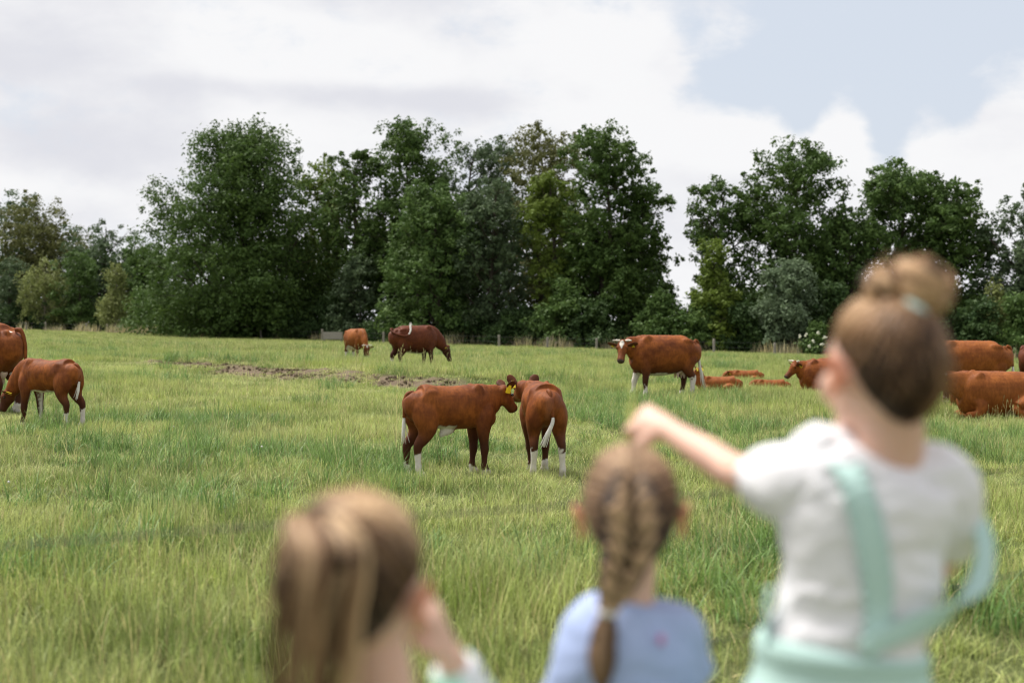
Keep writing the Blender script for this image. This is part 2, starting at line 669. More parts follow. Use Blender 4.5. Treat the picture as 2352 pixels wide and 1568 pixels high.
M['hair_cap'] = plain('dark_hair_roots', (0.045, 0.028, 0.02), 0.6, 0.3, 0.2, 40)


def mat_print():
    t = NT('mint_and_white_print')
    f = t.ss(t.noise(16, 2, 0.5), 0.46, 0.54)
    return t.done(t.bsdf(t.mix(f, (0.50, 0.78, 0.66), (0.76, 0.76, 0.80)), 0.9, 0.1))


M['print'] = mat_print()

# ---------------------------------------------------------------- ground
def build_ground():
    def axis(segs):
        out = []
        for a, b, s in segs:
            out.extend(np.arange(a, b, s))
        out.append(segs[-1][1])
        return np.array(out)
    xs = axis([(-600, -120, 40), (-120, -30, 5), (-30, -12, 0.75), (-12, 8, 0.22), (8, 30, 0.75), (30, 120, 5), (120, 600, 40)])
    ys = axis([(-60, -8, 8), (-8, 3, 0.6), (3, 27, 0.25), (27, 48, 0.2), (48, 80, 1), (80, 200, 5), (200, 1200, 60)])
    X, Y = np.meshgrid(xs, ys, indexing='ij')
    Z = ground_z(X, Y)
    mud = mud_mask(X, Y)
    Z = Z - mud * (0.05 + 0.34 * (fbm(X * 2.6, Y * 2.6, 41, 3) - 0.5))
    n, m_ = X.shape
    V = np.stack([X, Y, Z], -1).reshape(-1, 3)
    i = np.arange(n - 1)[:, None] * m_ + np.arange(m_ - 1)[None]
    Fq = np.stack([i, i + m_, i + m_ + 1, i + 1], -1).reshape(-1, 4)
    me = mesh_np('pasture_ground', V, Fq, True, {'mud': mud.reshape(-1)})
    o = link('ground', me, M['ground'])
    set_props(o, 'grassy pasture sloping gently to the right with a trodden muddy strip', None, None, 'structure')


build_ground()


# ---------------------------------------------------------------- grass
def tuft_mesh(name, n, rad, h0, h1, w, bend, segs, seed, mat, droop=0.5, head=None):
    r = np.random.default_rng(seed)
    V, Fs, B, T = [], [], [], []
    for k in range(n):
        a = r.uniform(0, 2 * math.pi)
        q = rad * math.sqrt(r.uniform(0, 1))
        bx, by = q * math.cos(a), q * math.sin(a)
        h = r.uniform(h0, h1)
        az = r.uniform(0, 2 * math.pi)
        lean = abs(r.normal(0, bend)) + 0.05
        fx, fy = math.cos(az), math.sin(az)
        sx, sy = -fy, fx
        ww = w * r.uniform(0.6, 1.25)
        b = r.uniform(0, 1)
        base = len(V)
        for i in range(segs + 1):
            t = i / segs
            ang = lean * (0.3 + droop * 1.8 * t)
            out = h * t * math.sin(min(ang, 1.5))
            z = h * t * math.cos(min(ang, 1.4))
            wi = ww * (1 - t) ** 0.7 * 0.5 if head is None else ww * 0.5
            px, py = bx + fx * out, by + fy * out
            if i < segs or head is not None:
                V.append((px - sx * wi, py - sy * wi, z))
                V.append((px + sx * wi, py + sy * wi, z))
                B += [b, b]
                T += [t, t]
            else:
                V.append((px, py, z))
                B.append(b)
                T.append(t)
        for i in range(segs):
            p = base + 2 * i
            if i < segs - 1 or head is not None:
                Fs.append((p, p + 1, p + 3, p + 2))
            else:
                Fs.append((p, p + 1, p + 2))
        if head is not None:      # seed head: a thin spindle of two crossed strips
            tip = np.array([px, py, z])
            d = np.array([fx * math.sin(lean), fy * math.sin(lean), math.cos(lean)])
            hl = head * r.uniform(0.7, 1.3)
            for c in range(2):
                s = np.array([sx, sy, 0]) if c == 0 else np.array([fx, fy, 0])
                q0 = len(V)
                V += [tuple(tip - d * 0.01), tuple(tip + d * hl * 0.4 + s * w * 1.7), tuple(tip + d * hl), tuple(tip + d * hl * 0.4 - s * w * 1.7)]
                B += [b] * 4
                T += [1.0] * 4
                Fs.append((q0, q0 + 1, q0 + 2, q0 + 3))
    me = mesh_np(name, np.array(V), Fs, True, {'b': B, 't': T})
    me.materials.append(mat)
    return bpy.data.objects.new(name, me)


def scatter(name, label, protos, P, rot, scl, idx, kind='stuff'):
    c = bpy.data.collections.new(name + '_pieces')
    for o in protos:
        c.objects.link(o)
    me = mesh_np(name, P, [], False)
    at = me.attributes.new('rot', 'FLOAT_VECTOR', 'POINT')
    at.data.foreach_set('vector', rot.astype(np.float32).ravel())
    at = me.attributes.new('scl', 'FLOAT_VECTOR', 'POINT')
    at.data.foreach_set('vector', scl.astype(np.float32).ravel())
    at = me.attributes.new('idx', 'INT', 'POINT')
    at.data.foreach_set('value', idx.astype(np.int32))
    o = link(name, me)
    set_props(o, label, None, None, kind)
    ng = bpy.data.node_groups.new(name + '_scatter', 'GeometryNodeTree')
    ng.interface.new_socket('Geometry', in_out='INPUT', socket_type='NodeSocketGeometry')
    ng.interface.new_socket('Geometry', in_out='OUTPUT', socket_type='NodeSocketGeometry')
    N, L = ng.nodes, ng.links
    gi = N.new('NodeGroupInput')
    go = N.new('NodeGroupOutput')
    ci = N.new('GeometryNodeCollectionInfo')
    ci.inputs['Collection'].default_value = c
    ci.inputs['Separate Children'].default_value = True
    ci.inputs['Reset Children'].default_value = True
    ip = N.new('GeometryNodeInstanceOnPoints')
    ip.inputs['Pick Instance'].default_value = True

    def na(nm, ty):
        x = N.new('GeometryNodeInputNamedAttribute')
        x.data_type = ty
        x.inputs['Name'].default_value = nm
        return x.outputs['Attribute']
    L.new(gi.outputs[0], ip.inputs['Points'])
    L.new(ci.outputs[0], ip.inputs['Instance'])
    L.new(na('idx', 'INT'), ip.inputs['Instance Index'])
    L.new(na('rot', 'FLOAT_VECTOR'), ip.inputs['Rotation'])
    L.new(na('scl', 'FLOAT_VECTOR'), ip.inputs['Scale'])
    L.new(ip.outputs[0], go.inputs[0])
    md = o.modifiers.new('scatter', 'NODES')
    md.node_group = ng
    return o


def lush_field(x, y):
    f = sst(fbm(x / 2.1 + 31, y / 2.6, 61, 3), 0.53, 0.66)
    for (cx, cy, rx, ry) in ((-2.8, 11.8, .9, .8), (-.05, 9.3, .55, .8), (3.5, 21.7, 1.4, 1.0), (-.7, 29, 1.2, .9), (-3.0, 8.7, .6, .8), (2.9, 16.5, 1.0, .8)):
        f = np.maximum(f, np.exp(-((x - cx) / rx) ** 2 - ((y - cy) / ry) ** 2))
    return f


def height_field(x, y):
    h = 0.72 + 1.9 * (fbm(x / 1.1, y / 1.5, 71, 3) - 0.5) + 0.45 * sst(y, 20, 34)
    h = h + 0.55 * sst(y, 11, 7) * sst(x, 1.5, -1.0)
    h = h * (1 - 0.45 * np.exp(-((x + 0.2) / 1.9) ** 2 - ((y - 14.3) / 1.5) ** 2))
    h = h * (1 - 0.42 * sst(y, 60, 95)) * (1 - 0.14 * sst(y, 12, 16))
    return np.clip(h, 0.3, 1.7)


def band(y0, y1, dens, margin=1.16, pad=1.5):
    wd = lambda y: 0.36 * margin * y + pad
    area = (wd(y0) + wd(y1)) * (y1 - y0)
    n = int(area * dens)
    y = np.sqrt(rng.uniform(y0 ** 2, y1 ** 2, n))
    x = rng.uniform(-1, 1, n) * wd(y)
    return x, y


def grass_points(x, y, smin, smax, keep):
    k = rng.uniform(0, 1, len(x)) < keep
    x, y = x[k], y[k]
    z = ground_z(x, y) - 0.015
    n = len(x)
    rot = np.stack([rng.normal(0, 0.08, n), rng.normal(0, 0.08, n), rng.uniform(0, 6.283, n)], 1)
    return x, y, np.stack([x, y, z], 1), rot, rng.uniform(smin, smax, n)


def build_grass():
    near = [tuft_mesh('meadow_tuft_%d' % i, 62, 0.16, 0.07, 0.26, 0.0066, 0.60, 3, 100 + i, M['grass'], 0.55) for i in range(8)]
    mid = [tuft_mesh('meadow_tuft_mid_%d' % i, 75, 0.28, 0.10, 0.27, 0.0095, 0.52, 2, 200 + i, M['grass'], 0.55) for i in range(6)]
    far = [tuft_mesh('meadow_tuft_far_%d' % i, 90, 0.6, 0.12, 0.30, 0.020, 0.38, 2, 300 + i, M['grass'], 0.5) for i in range(6)]
    for (nm, lab, protos, y0, y1, dens) in (
            ('meadow_grass', 'short uneven meadow grass, the near sward', near, 5.0, 24, 36),
            ('meadow_grass', 'meadow grass of the middle pasture', mid, 24, 62, 15),
            ('meadow_grass', 'meadow grass of the far pasture up to the trees', far, 62, 152, 3.6)):
        x, y = band(y0, y1, dens, 1.16, 1.5 if y0 < 20 else 3)
        keep = 1 - mud_mask(x, y) * np.where(fbm(x * 1.3, y * 1.3, 47, 2) > .52, .45, .95)
        x, y, P, rot, s = grass_points(x, y, 0.75, 1.2, keep)
        hf = height_field(x, y)
        mudn = mud_mask(x, y)
        sd, tt = mud_line(x, y)
        hf = hf * (1 - 0.5 * mudn) * (1 - 0.45 * sst(sd, -7, -2) * (1 - sst(sd, 1.0, 1.6)) * (1 - sst(tt, .97, 1.0)))
        scl = np.stack([s, s, s * hf], 1)
        scatter(nm, lab, protos, P, rot, scl, rng.integers(0, len(protos), len(x)))
    # the bank where the children stand
    n = 3500
    x = rng.uniform(-4.5, 4.5, n)
    y = rng.uniform(-1.0, 5.2, n)
    x, y, P, rot, s = grass_points(x, y, 0.7, 1.1, np.ones(n))
    scatter('bank_grass', 'grass on the bank under the children', near, P, rot, np.stack([s, s, s * 0.7], 1), rng.integers(0, len(near), len(x)))
    # lush dark tussocks
    lush = [tuft_mesh('lush_tuft_%d' % i, 60, 0.17, 0.18, 0.44, 0.0100, 0.6, 4, 400 + i, M['lush'], 0.75) for i in range(5)]
    x1, y1 = band(5.2, 30, 18)
    x2, y2 = band(30, 80, 3.0)
    x, y = np.concatenate([x1, x2]), np.concatenate([y1, y2])
    lf = lush_field(x, y)
    # keep the feet of the calves free
    near_calf = np.exp(-(((x + 0.3) / 1.3) ** 2 + ((y - 14.3) / 1.0) ** 2))
    x, y, P, rot, s = grass_points(x, y, 0.7, 1.15, lf * 0.85 * (1 - 0.9 * near_calf) * (1 - mud_mask(x, y)))
    s = s * np.where(y > 30, 1.35, 1.0)
    scatter('tussock_grass', 'darker lush tussocks in the pasture', lush, P, rot, np.stack([s, s, s * rng.uniform(0.6, 1.05, len(x))], 1), rng.integers(0, 5, len(x)))
    # straw stalks with seed heads
    stalk = [tuft_mesh('seed_stalk_%d' % i, 6, 0.18, 0.28, 0.52, 0.0030, 0.22, 4, 500 + i, M['straw'], 0.5, 0.07) for i in range(5)]
    x1, y1 = band(5.2, 26, 3.2)
    x2, y2 = band(26, 70, 1.2)
    x, y = np.concatenate([x1, x2]), np.concatenate([y1, y2])
    x, y, P, rot, s = grass_points(x, y, 0.55, 1.05, sst(fbm(x / 3 + 9, y / 3, 81, 2), 0.42, 0.7) * 0.8)
    s2 = s * np.where(y > 26, 1.25, 1)
    scatter('seed_grass', 'straw coloured seed stalks standing over the sward', stalk, P, rot, np.stack([s2, s2, s2], 1), rng.integers(0, 5, len(x)))
    # dry weeds along the far fence
    weed = [tuft_mesh('dry_weed_%d' % i, 60, 0.6, 0.3, 0.9, 0.035, 0.35, 2, 600 + i, M['weed'], 0.4) for i in range(4)]
    n = 2600
    u = rng.uniform(-0.42, 0.42, n)
    d = tree_line(u) - rng.uniform(0.5, 4.5, n)
    x, y = u * d, d
    dense = 0.04 + 0.75 * np.exp(-((u + 0.245) / 0.022) ** 2) + 0.03 * np.exp(-((u - 0.1) / 0.12) ** 2)
    x, y, P, rot, s = grass_points(x, y, 0.9, 1.5, dense)
    scatter('dry_weeds', 'dry pinkish weeds along the fence at the far edge', weed, P, rot, np.stack([s, s, s], 1), rng.integers(0, 4, len(x)))
    # clods of trodden soil
    cl = []
    for i in range(4):
        rr = np.random.default_rng(700 + i)
        mb = MB()
        mb.ball((0, 0, .02), (.09, .07, .055), 8)
        v = np.array(mb.v)
        mb.v = [tuple(q) for q in v * rr.uniform(.7, 1.3, (len(v), 1))]
        me = mb.mesh('soil_clod', False)
        attr(me, 'mud', np.ones(len(me.vertices)))
        me.materials.append(M['ground'])
        cl.append(bpy.data.objects.new('soil_clod_%d' % i, me))
    x = rng.uniform(-13, 1.5, 9000)
    y = rng.uniform(30, 47, 9000)
    x, y, P, rot, s = grass_points(x, y, 0.25, 0.85, mud_mask(x, y) * 0.6)
    P[:, 2] -= 0.03
    scatter('soil_clods', 'clods of trodden soil on the muddy strip', cl, P, rot, np.stack([s, s, s], 1), rng.integers(0, 4, len(x)))
    # clover heads
    mb = MB()
    mb.ball((0, 0, 0.15), 0.010, 8)
    me = mb.mesh('clover_head')
    me.materials.append(M['clover'])
    o = bpy.data.objects.new('clover_head', me)
    x, y = band(8, 24, 0.22)
    x, y, P, rot, s = grass_points(x, y, 0.8, 1.3, sst(fbm(x / 2, y / 2, 91, 2), 0.45, 0.65))
    scatter('clover', 'scattered white clover heads in the grass', [o], P, rot, np.stack([s, s, s], 1), np.zeros(len(x)))


def tree_line(u):
    """distance of the fence before the trees for a direction u = x / y"""
    return np.interp(u, [-0.45, -0.33, -0.24, -0.12, 0.0, 0.1, 0.22, 0.4], [158, 150, 138, 121, 112, 108, 102, 96])


build_grass()


# ---------------------------------------------------------------- trees
def rand_dirs(r, n):
    v = r.normal(0, 1, (n, 3))
    return v / np.linalg.norm(v, axis=1, keepdims=True)


PROF = {
    'oak': ([0, .12, .3, .5, .7, .85, 1.0], [.9, 1.0, 1.03, .96, .78, .56, .2]),
    'tall': ([0, .2, .45, .75, .9, 1.0], [.7, .92, 1.0, 1.0, .92, .6]),
    'round': ([0, .2, .5, .75, .92, 1.0], [.8, 1.0, 1.02, .94, .75, .4]),
    'cone': ([0, .15, .4, .7, 1.0], [.8, 1.0, .78, .45, .08]),
    'bush': ([0, .3, .6, .85, 1.0], [1.0, 1.0, .85, .55, .2]),
}


def leaf_cloud(r, C, RC, per, size, flat=0.6, droop=0.0):
    """leaf-sized faces spread through the clusters C (n,3) of radius RC (n)"""
    n = len(C) * per
    c = np.repeat(C, per, 0)
    rc = np.repeat(RC, per)
    d = rand_dirs(r, n)
    rad = r.uniform(0, 1, n) ** (1 / 2.2)
    off = d * (rad * rc)[:, None]
    off[:, 2] *= flat
    off[:, 2] -= droop * np.abs(r.normal(0, 1, n)) * rc
    P = c + off
    nrm = d * 0.7 + r.normal(0, 0.55, (n, 3)) + np.array([0, 0, 0.55])
    nrm /= np.linalg.norm(nrm, axis=1, keepdims=True)
    a = np.cross(nrm, r.normal(0, 1, (n, 3)))
    a /= np.linalg.norm(a, axis=1, keepdims=True)
    b = np.cross(nrm, a)
    s = size * r.uniform(0.55, 1.35, n)
    l1 = (a * s[:, None])
    l2 = (b * (s * 0.62)[:, None])
    fold = nrm * (s * 0.18)[:, None]
    V = np.stack([P - l1 * 0.6, P + l2 * 0.55 - fold, P + l1 * 0.75, P - l2 * 0.55 - fold * 0.3], 1).reshape(-1, 3)
    Fq = np.arange(n * 4).reshape(-1, 4)
    B = np.repeat(np.clip(np.repeat(r.uniform(0, 1, len(C)), per) * 0.5 + r.uniform(0, 1, n) * 0.5, 0, 1), 4)
    return V, Fq, B


def tree(name, label, cat, group, px, top, hw, d, leaf, shape='round', low=0.12, leaves=12000, size=0.27, seed=1,
         sparse=0.0, trunk=0.3, bark='bark', lean=0.0, droop=0.0, nl=None, crown_name='crown', flat=0.8, rc=None):
    r = np.random.default_rng(seed)
    size *= 0.9
    leaves *= 1.25
    hw = hw * (1.24 if shape == 'tall' else 1.08)
    x = (px - 1176) / F * d
    zg = float(ground_z(x, d))
    ztop = CAM_H + (HY - top) / F * d
    Ht = ztop - zg
    hwm = hw / F * d
    root = empty(name, (x, d, zg), label, cat, group)
    z0 = Ht * low
    zp, rp = PROF[shape]
    # lobes: big masses of the crown
    nl = nl or int(30 + 14 * hwm / 5)
    tg = np.linspace(0.02, 1.0, 200)
    wg = np.interp(tg, zp, rp) + 0.12
    t = r.choice(tg, nl, p=wg / wg.sum())
    t[0] = 0.97
    ph = r.uniform(0, 2 * math.pi, nl)
    R = np.interp(t, zp, rp) * hwm
    lr = np.clip(hwm * r.uniform(0.30, 0.54, nl) , 0.6, 3.4)
    q = np.maximum(R - lr * 0.62, 0) * np.where(r.uniform(0, 1, nl) < 0.72, r.uniform(0.85, 1.1, nl), r.uniform(0.3, 0.85, nl))
    LC = np.stack([q * np.cos(ph) + lean * hwm * t, q * np.sin(ph) * 0.9, z0 + t * (Ht - z0) - lr * 0.55], 1)
    LC[:, 2] = np.maximum(LC[:, 2], lr * 0.5)
    # core lobes fill the middle
    nc = max(4, nl // 4)
    tc = np.linspace(0.15, 0.8, nc)
    CC = np.stack([r.normal(0, 0.15, nc) * hwm + lean * hwm * tc, r.normal(0, 0.15, nc) * hwm, z0 + tc * (Ht - z0)], 1)
    cr = np.interp(tc, zp, rp) * hwm * 0.5
    rcl = rc or float(np.clip(0.125 * hwm, 0.45, 0.95))
    per = 26
    ncl = max(8, int(leaves * (1.55 if shape == 'tall' else 1.2) / per))
    # clusters on lobe shells
    wts = np.concatenate([lr ** 2, cr ** 2 * 0.5 * (1 - sparse)])
    which = r.choice(nl + nc, ncl, p=wts / wts.sum())
    Cn = np.vstack([LC, CC])[which]
    Rn = np.concatenate([lr, cr])[which]
    dd = rand_dirs(r, ncl)
    dd[:, 2] = np.where((dd[:, 2] < -0.35) & (r.uniform(0, 1, ncl) < 0.45), -dd[:, 2], dd[:, 2])
    rad = Rn * r.uniform(0.45, 1.08, ncl)
    C = Cn + dd * rad[:, None] * np.array([1, 1, 0.95])
    if sparse > 0:     # open windows in the crown
        keep = r.uniform(0, 1, ncl) > sparse * 0.6 * (vnoise(C[:, 0] / 1.6 + seed, C[:, 2] / 1.6, seed) > 0.5)
        C = C[keep]
    C = C[C[:, 2] > 0.15]
    # ragged outline: stray sprigs
    k = r.integers(0, len(C), max(6, len(C) // 25))
    out = C[k] - np.array([lean * hwm * 0.5, 0, Ht * 0.5])
    out /= np.linalg.norm(out, axis=1, keepdims=True) + 1e-6
    C2 = C[k] + out * r.uniform(0.1, 0.55, len(k))[:, None] + np.array([0, 0, 0.15])
    Rc = np.concatenate([rcl * r.uniform(0.6, 1.35, len(C)), rcl * 0.45 * np.ones(len(C2))])
    V, Fq, B = leaf_cloud(r, np.vstack([C, C2]), Rc, per, size, flat, droop)
    link(crown_name, mesh_np(crown_name, V, Fq, False, {'b': B}), M[leaf], root)
    # trunk with limbs
    mb = MB()
    tr = trunk
    zz = [-0.25, 0.25, Ht * 0.25, Ht * 0.5, Ht * 0.78, Ht * 0.93]
    tx = [r.normal(0, 0.012) * Ht * i * 0.35 + lean * hwm * i / 5 for i in range(6)]
    ty = [r.normal(0, 0.01) * Ht * i * 0.3 for i in range(6)]
    mb.loft([(tx[i], ty[i], zz[i]) for i in range(6)], [tr * 1.5, tr * 1.1, tr * 0.85, tr * 0.6, tr * 0.3, tr * 0.08], (1, 0, 0), 9, 3)
    for i in range(nl):
        zs = max(0.5, min(LC[i, 2] - q[i] * r.uniform(0.5, 1.0), Ht * 0.85))
        zs = max(zs, Ht * 0.08)
        bx, by = np.interp(zs, zz, tx), np.interp(zs, zz, ty)
        a = np.array([bx, by, zs])
        e = LC[i] + np.array([0, 0, lr[i] * 0.3])
        mid = a * 0.5 + e * 0.5 + np.array([0, 0, -0.05 * q[i]]) + r.normal(0, 0.15, 3)
        r0 = tr * (0.42 - 0.25 * zs / Ht)
        mb.loft([a, a * 0.75 + mid * 0.25, mid, e], [r0, r0 * 0.8, r0 * 0.5, r0 * 0.12], (0.3, 1, 0.2), 6, 2)
        for j in range(2):
            e2 = LC[i] + rand_dirs(r, 1)[0] * lr[i] * 0.85
            mb.loft([mid * 0.6 + e * 0.4, e2 * 0.6 + mid * 0.4 + r.normal(0, .1, 3), e2], [r0 * 0.35, r0 * 0.22, r0 * 0.06], (0.2, 1, 0.3), 5, 2)
    link('trunk', mb.mesh('trunk'), M[bark], root)
    return root


G_L = 'trees along the left edge of the field'
G_C = 'tall trees of the middle copse'
G_R = 'trees of the right copse'
G_B = 'bushes along the foot of the trees'
TREES = [
    # far left wood
    ('broadleaf_tree', 'dull olive round tree at the far left edge of the picture', G_L, 20, 455, 85, 172, 'leaf_grey', 'tall', .15, 7000, .30, 0.1, 0),
    ('broadleaf_tree', 'wide rounded olive tinted tree behind the small pale trees at the left', G_L, 95, 462, 110, 166, 'leaf_olive', 'round', .12, 12000, .30, 0, 0),
    ('broadleaf_tree', 'low grey green tree left of the giant oak', G_L, 245, 503, 98, 160, 'leaf_grey', 'round', .1, 11000, .29, 0.05, 0),
    ('broadleaf_tree', 'green tree half hidden between the giant oak and its grey neighbour', G_L, 325, 540, 60, 150, 'leaf_mid', 'round', .1, 6000, .27, 0.1, 0),
    ('young_tree', 'bluish dark bushy tree above the left cow', G_L, 22, 598, 52, 156, 'leaf_grey', 'round', .12, 5000, .25, 0, 0),
    ('birch_tree', 'pale drooping young birch right of the left cow', G_L, 102, 598, 56, 153, 'leaf_pale', 'round', .2, 5200, .21, 0.15, .9),
    ('young_tree', 'dark young tree between the two pale birches', G_L, 185, 575, 58, 152, 'leaf_mid', 'round', .12, 6000, .25, 0, 0),
    ('birch_tree', 'yellowish willow like young tree just left of the giant oak', G_L, 266, 612, 50, 147, 'leaf_pale', 'cone', .17, 4800, .21, 0.1, .9),
    # middle copse
    ('oak_tree', 'giant dark oak with a broad crown reaching the ground', G_C, 560, 283, 222, 128, 'leaf_oak', 'oak', .06, 60000, .27, 0, 0),
    ('broadleaf_tree', 'lighter green tree peeping out right of the giant oak', G_C, 745, 362, 75, 132, 'leaf_yellow', 'tall', .2, 8000, .27, 0.25, 0),
    ('broadleaf_tree', 'dark thin tree with a bare trunk and sky showing through', G_C, 812, 352, 66, 126, 'leaf_oak', 'tall', .36, 7000, .27, 0.45, 0),
    ('broadleaf_tree', 'tall dark tree with the highest top left of centre', G_C, 935, 284, 100, 124, 'leaf_oak', 'tall', .2, 15000, .27, 0.15, 0),
    ('broadleaf_tree', 'feathery grey topped tree behind the round maple', G_C, 1085, 306, 92, 126, 'leaf_grey', 'tall', .2, 11000, .25, 0.4, 0),
    ('maple_tree', 'big round mid green tree in front of the copse', G_C, 1000, 432, 112, 116, 'leaf_mid', 'round', .05, 19000, .27, 0, 0),
    ('broadleaf_tree', 'bluish dark tree right of the round maple', G_C, 1130, 402, 88, 115, 'leaf_grey', 'round', .06, 13000, .25, 0, 0),
    ('ash_tree', 'brownish olive tree with airy seed laden top', G_C, 1240, 288, 92, 122, 'leaf_olive', 'tall', .2, 11000, .24, 0.45, 0),
    ('broadleaf_tree', 'yellow green tree under the brownish airy one', G_C, 1268, 400, 74, 114, 'leaf_yellow', 'round', .08, 11000, .26, 0.1, 0),
    ('broadleaf_tree', 'tall tree at the right end of the copse above the horned cow', G_C, 1392, 292, 90, 112, 'leaf_oak', 'tall', .22, 14000, .26, 0.35, 0),
    ('broadleaf_tree', 'leaning lower tree closing the copse beside the gap of sky', G_C, 1470, 428, 66, 113, 'leaf_oak', 'tall', .18, 8000, .26, 0.35, 0),
    # right copse
    ('broadleaf_tree', 'slender loose tree right of the gap of sky', G_R, 1662, 412, 74, 110, 'leaf_oak', 'tall', .33, 5500, .25, 0.5, 0),
    ('broadleaf_tree', 'yellow green small tree below the slender loose one', G_R, 1640, 552, 66, 104, 'leaf_yellow', 'cone', .08, 7000, .25, 0.15, 0),
    ('broadleaf_tree', 'tall full tree left of the hair bun', G_R, 1822, 348, 108, 109, 'leaf_oak', 'tall', .24, 15000, .26, 0.35, 0),
    ('broadleaf_tree', 'mid green tree directly left of the hair bun', G_R, 1950, 470, 92, 107, 'leaf_mid', 'round', .15, 12000, .26, 0.2, 0),
    ('broadleaf_tree', 'high tree rising right above the hair bun', G_R, 2062, 378, 98, 108, 'leaf_mid', 'tall', .25, 13000, .26, 0.3, 0),
    ('broadleaf_tree', 'tree with a dark visible trunk right of the hair bun', G_R, 2180, 425, 82, 106, 'leaf_oak', 'tall', .3, 9500, .26, 0.4, 0),
    ('broadleaf_tree', 'airy tree cut by the right edge of the picture', G_R, 2350, 436, 82, 104, 'leaf_grey', 'tall', .25, 8500, .25, 0.4, 0),
    ('willow_tree', 'silvery willow in the front of the right copse', G_R, 1812, 592, 66, 102, 'leaf_silver', 'round', .05, 9000, .22, 0, .3),
    ('willow_tree', 'small pale weeping tree by the right edge', G_R, 2292, 640, 36, 101, 'leaf_pale', 'round', .2, 2200, .2, 0.3, .9),
]
for i, (nm, lab, grp, px, top, hw, d, leaf, shp, low, nlv, sz, sp, dr) in enumerate(TREES):
    tree(nm, lab, 'tree', grp, px, top, hw, d, leaf, shp, low, nlv, sz, 1000 + i * 13, sp,
         trunk=(0.55 if nm == 'oak_tree' else 0.12 if nm in ('birch_tree', 'young_tree', 'willow_tree') else 0.3),
         bark='birch_bark' if nm == 'birch_tree' else 'bark', droop=dr)

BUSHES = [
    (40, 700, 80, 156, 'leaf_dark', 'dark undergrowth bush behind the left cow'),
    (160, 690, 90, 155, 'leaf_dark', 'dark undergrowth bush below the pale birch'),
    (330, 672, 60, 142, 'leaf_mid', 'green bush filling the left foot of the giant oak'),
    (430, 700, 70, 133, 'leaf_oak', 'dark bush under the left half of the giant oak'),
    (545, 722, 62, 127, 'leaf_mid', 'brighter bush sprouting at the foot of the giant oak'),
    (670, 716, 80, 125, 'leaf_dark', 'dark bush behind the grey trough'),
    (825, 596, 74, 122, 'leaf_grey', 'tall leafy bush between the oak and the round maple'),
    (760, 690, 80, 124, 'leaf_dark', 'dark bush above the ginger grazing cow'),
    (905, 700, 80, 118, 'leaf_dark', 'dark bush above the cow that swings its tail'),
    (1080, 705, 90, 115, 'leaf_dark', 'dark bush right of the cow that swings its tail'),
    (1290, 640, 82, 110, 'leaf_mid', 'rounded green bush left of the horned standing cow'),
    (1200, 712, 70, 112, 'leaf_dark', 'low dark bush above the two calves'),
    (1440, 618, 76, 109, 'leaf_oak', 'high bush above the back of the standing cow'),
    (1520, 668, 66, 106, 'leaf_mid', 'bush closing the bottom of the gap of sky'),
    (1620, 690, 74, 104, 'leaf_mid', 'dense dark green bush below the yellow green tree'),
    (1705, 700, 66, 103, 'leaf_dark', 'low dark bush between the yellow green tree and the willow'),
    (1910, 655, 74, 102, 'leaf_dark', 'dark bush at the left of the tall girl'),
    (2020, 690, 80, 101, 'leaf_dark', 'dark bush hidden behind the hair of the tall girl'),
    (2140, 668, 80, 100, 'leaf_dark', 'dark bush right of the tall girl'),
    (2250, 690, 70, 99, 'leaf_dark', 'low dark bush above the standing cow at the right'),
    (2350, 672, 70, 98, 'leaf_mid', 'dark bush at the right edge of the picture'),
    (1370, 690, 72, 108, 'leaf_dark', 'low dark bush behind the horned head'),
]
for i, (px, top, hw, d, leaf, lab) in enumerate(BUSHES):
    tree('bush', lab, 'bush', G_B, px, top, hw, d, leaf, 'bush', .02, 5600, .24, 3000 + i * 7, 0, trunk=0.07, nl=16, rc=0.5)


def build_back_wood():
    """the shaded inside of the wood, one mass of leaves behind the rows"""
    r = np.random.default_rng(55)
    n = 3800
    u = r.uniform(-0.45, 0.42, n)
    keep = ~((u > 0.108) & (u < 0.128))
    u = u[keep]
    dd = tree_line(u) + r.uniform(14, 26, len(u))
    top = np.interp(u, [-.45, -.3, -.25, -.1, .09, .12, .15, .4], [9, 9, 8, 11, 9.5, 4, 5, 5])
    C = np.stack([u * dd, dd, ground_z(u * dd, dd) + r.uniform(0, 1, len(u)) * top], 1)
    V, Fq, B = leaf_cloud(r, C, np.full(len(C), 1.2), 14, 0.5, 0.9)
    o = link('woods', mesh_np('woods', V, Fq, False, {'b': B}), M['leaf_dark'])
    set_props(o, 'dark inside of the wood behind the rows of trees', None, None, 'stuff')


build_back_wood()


def build_elder():
    r = np.random.default_rng(9)
    root = tree('elder_bush', 'elder bush with white flower heads left of the tall girl', 'bush', None, 1872, 742, 34, 99, 'leaf_mid', 'bush', .02, 2200, .2, 4242, 0, trunk=0.05, nl=10, rc=0.4)
    for (px, py) in ((1838, 772), (1852, 770), (1868, 783), (1880, 765), (1888, 790), (1860, 795), (1895, 775)):
        mb = MB()
        p = W(px, py, 97.6) - np.array(root.location)
        for k in range(5):
            mb.ball(p + r.normal(0, 0.05, 3), (0.09, 0.07, 0.05), 6)
        link('flower_head', mb.mesh('flower_head'), M['flower'], root)


build_elder()


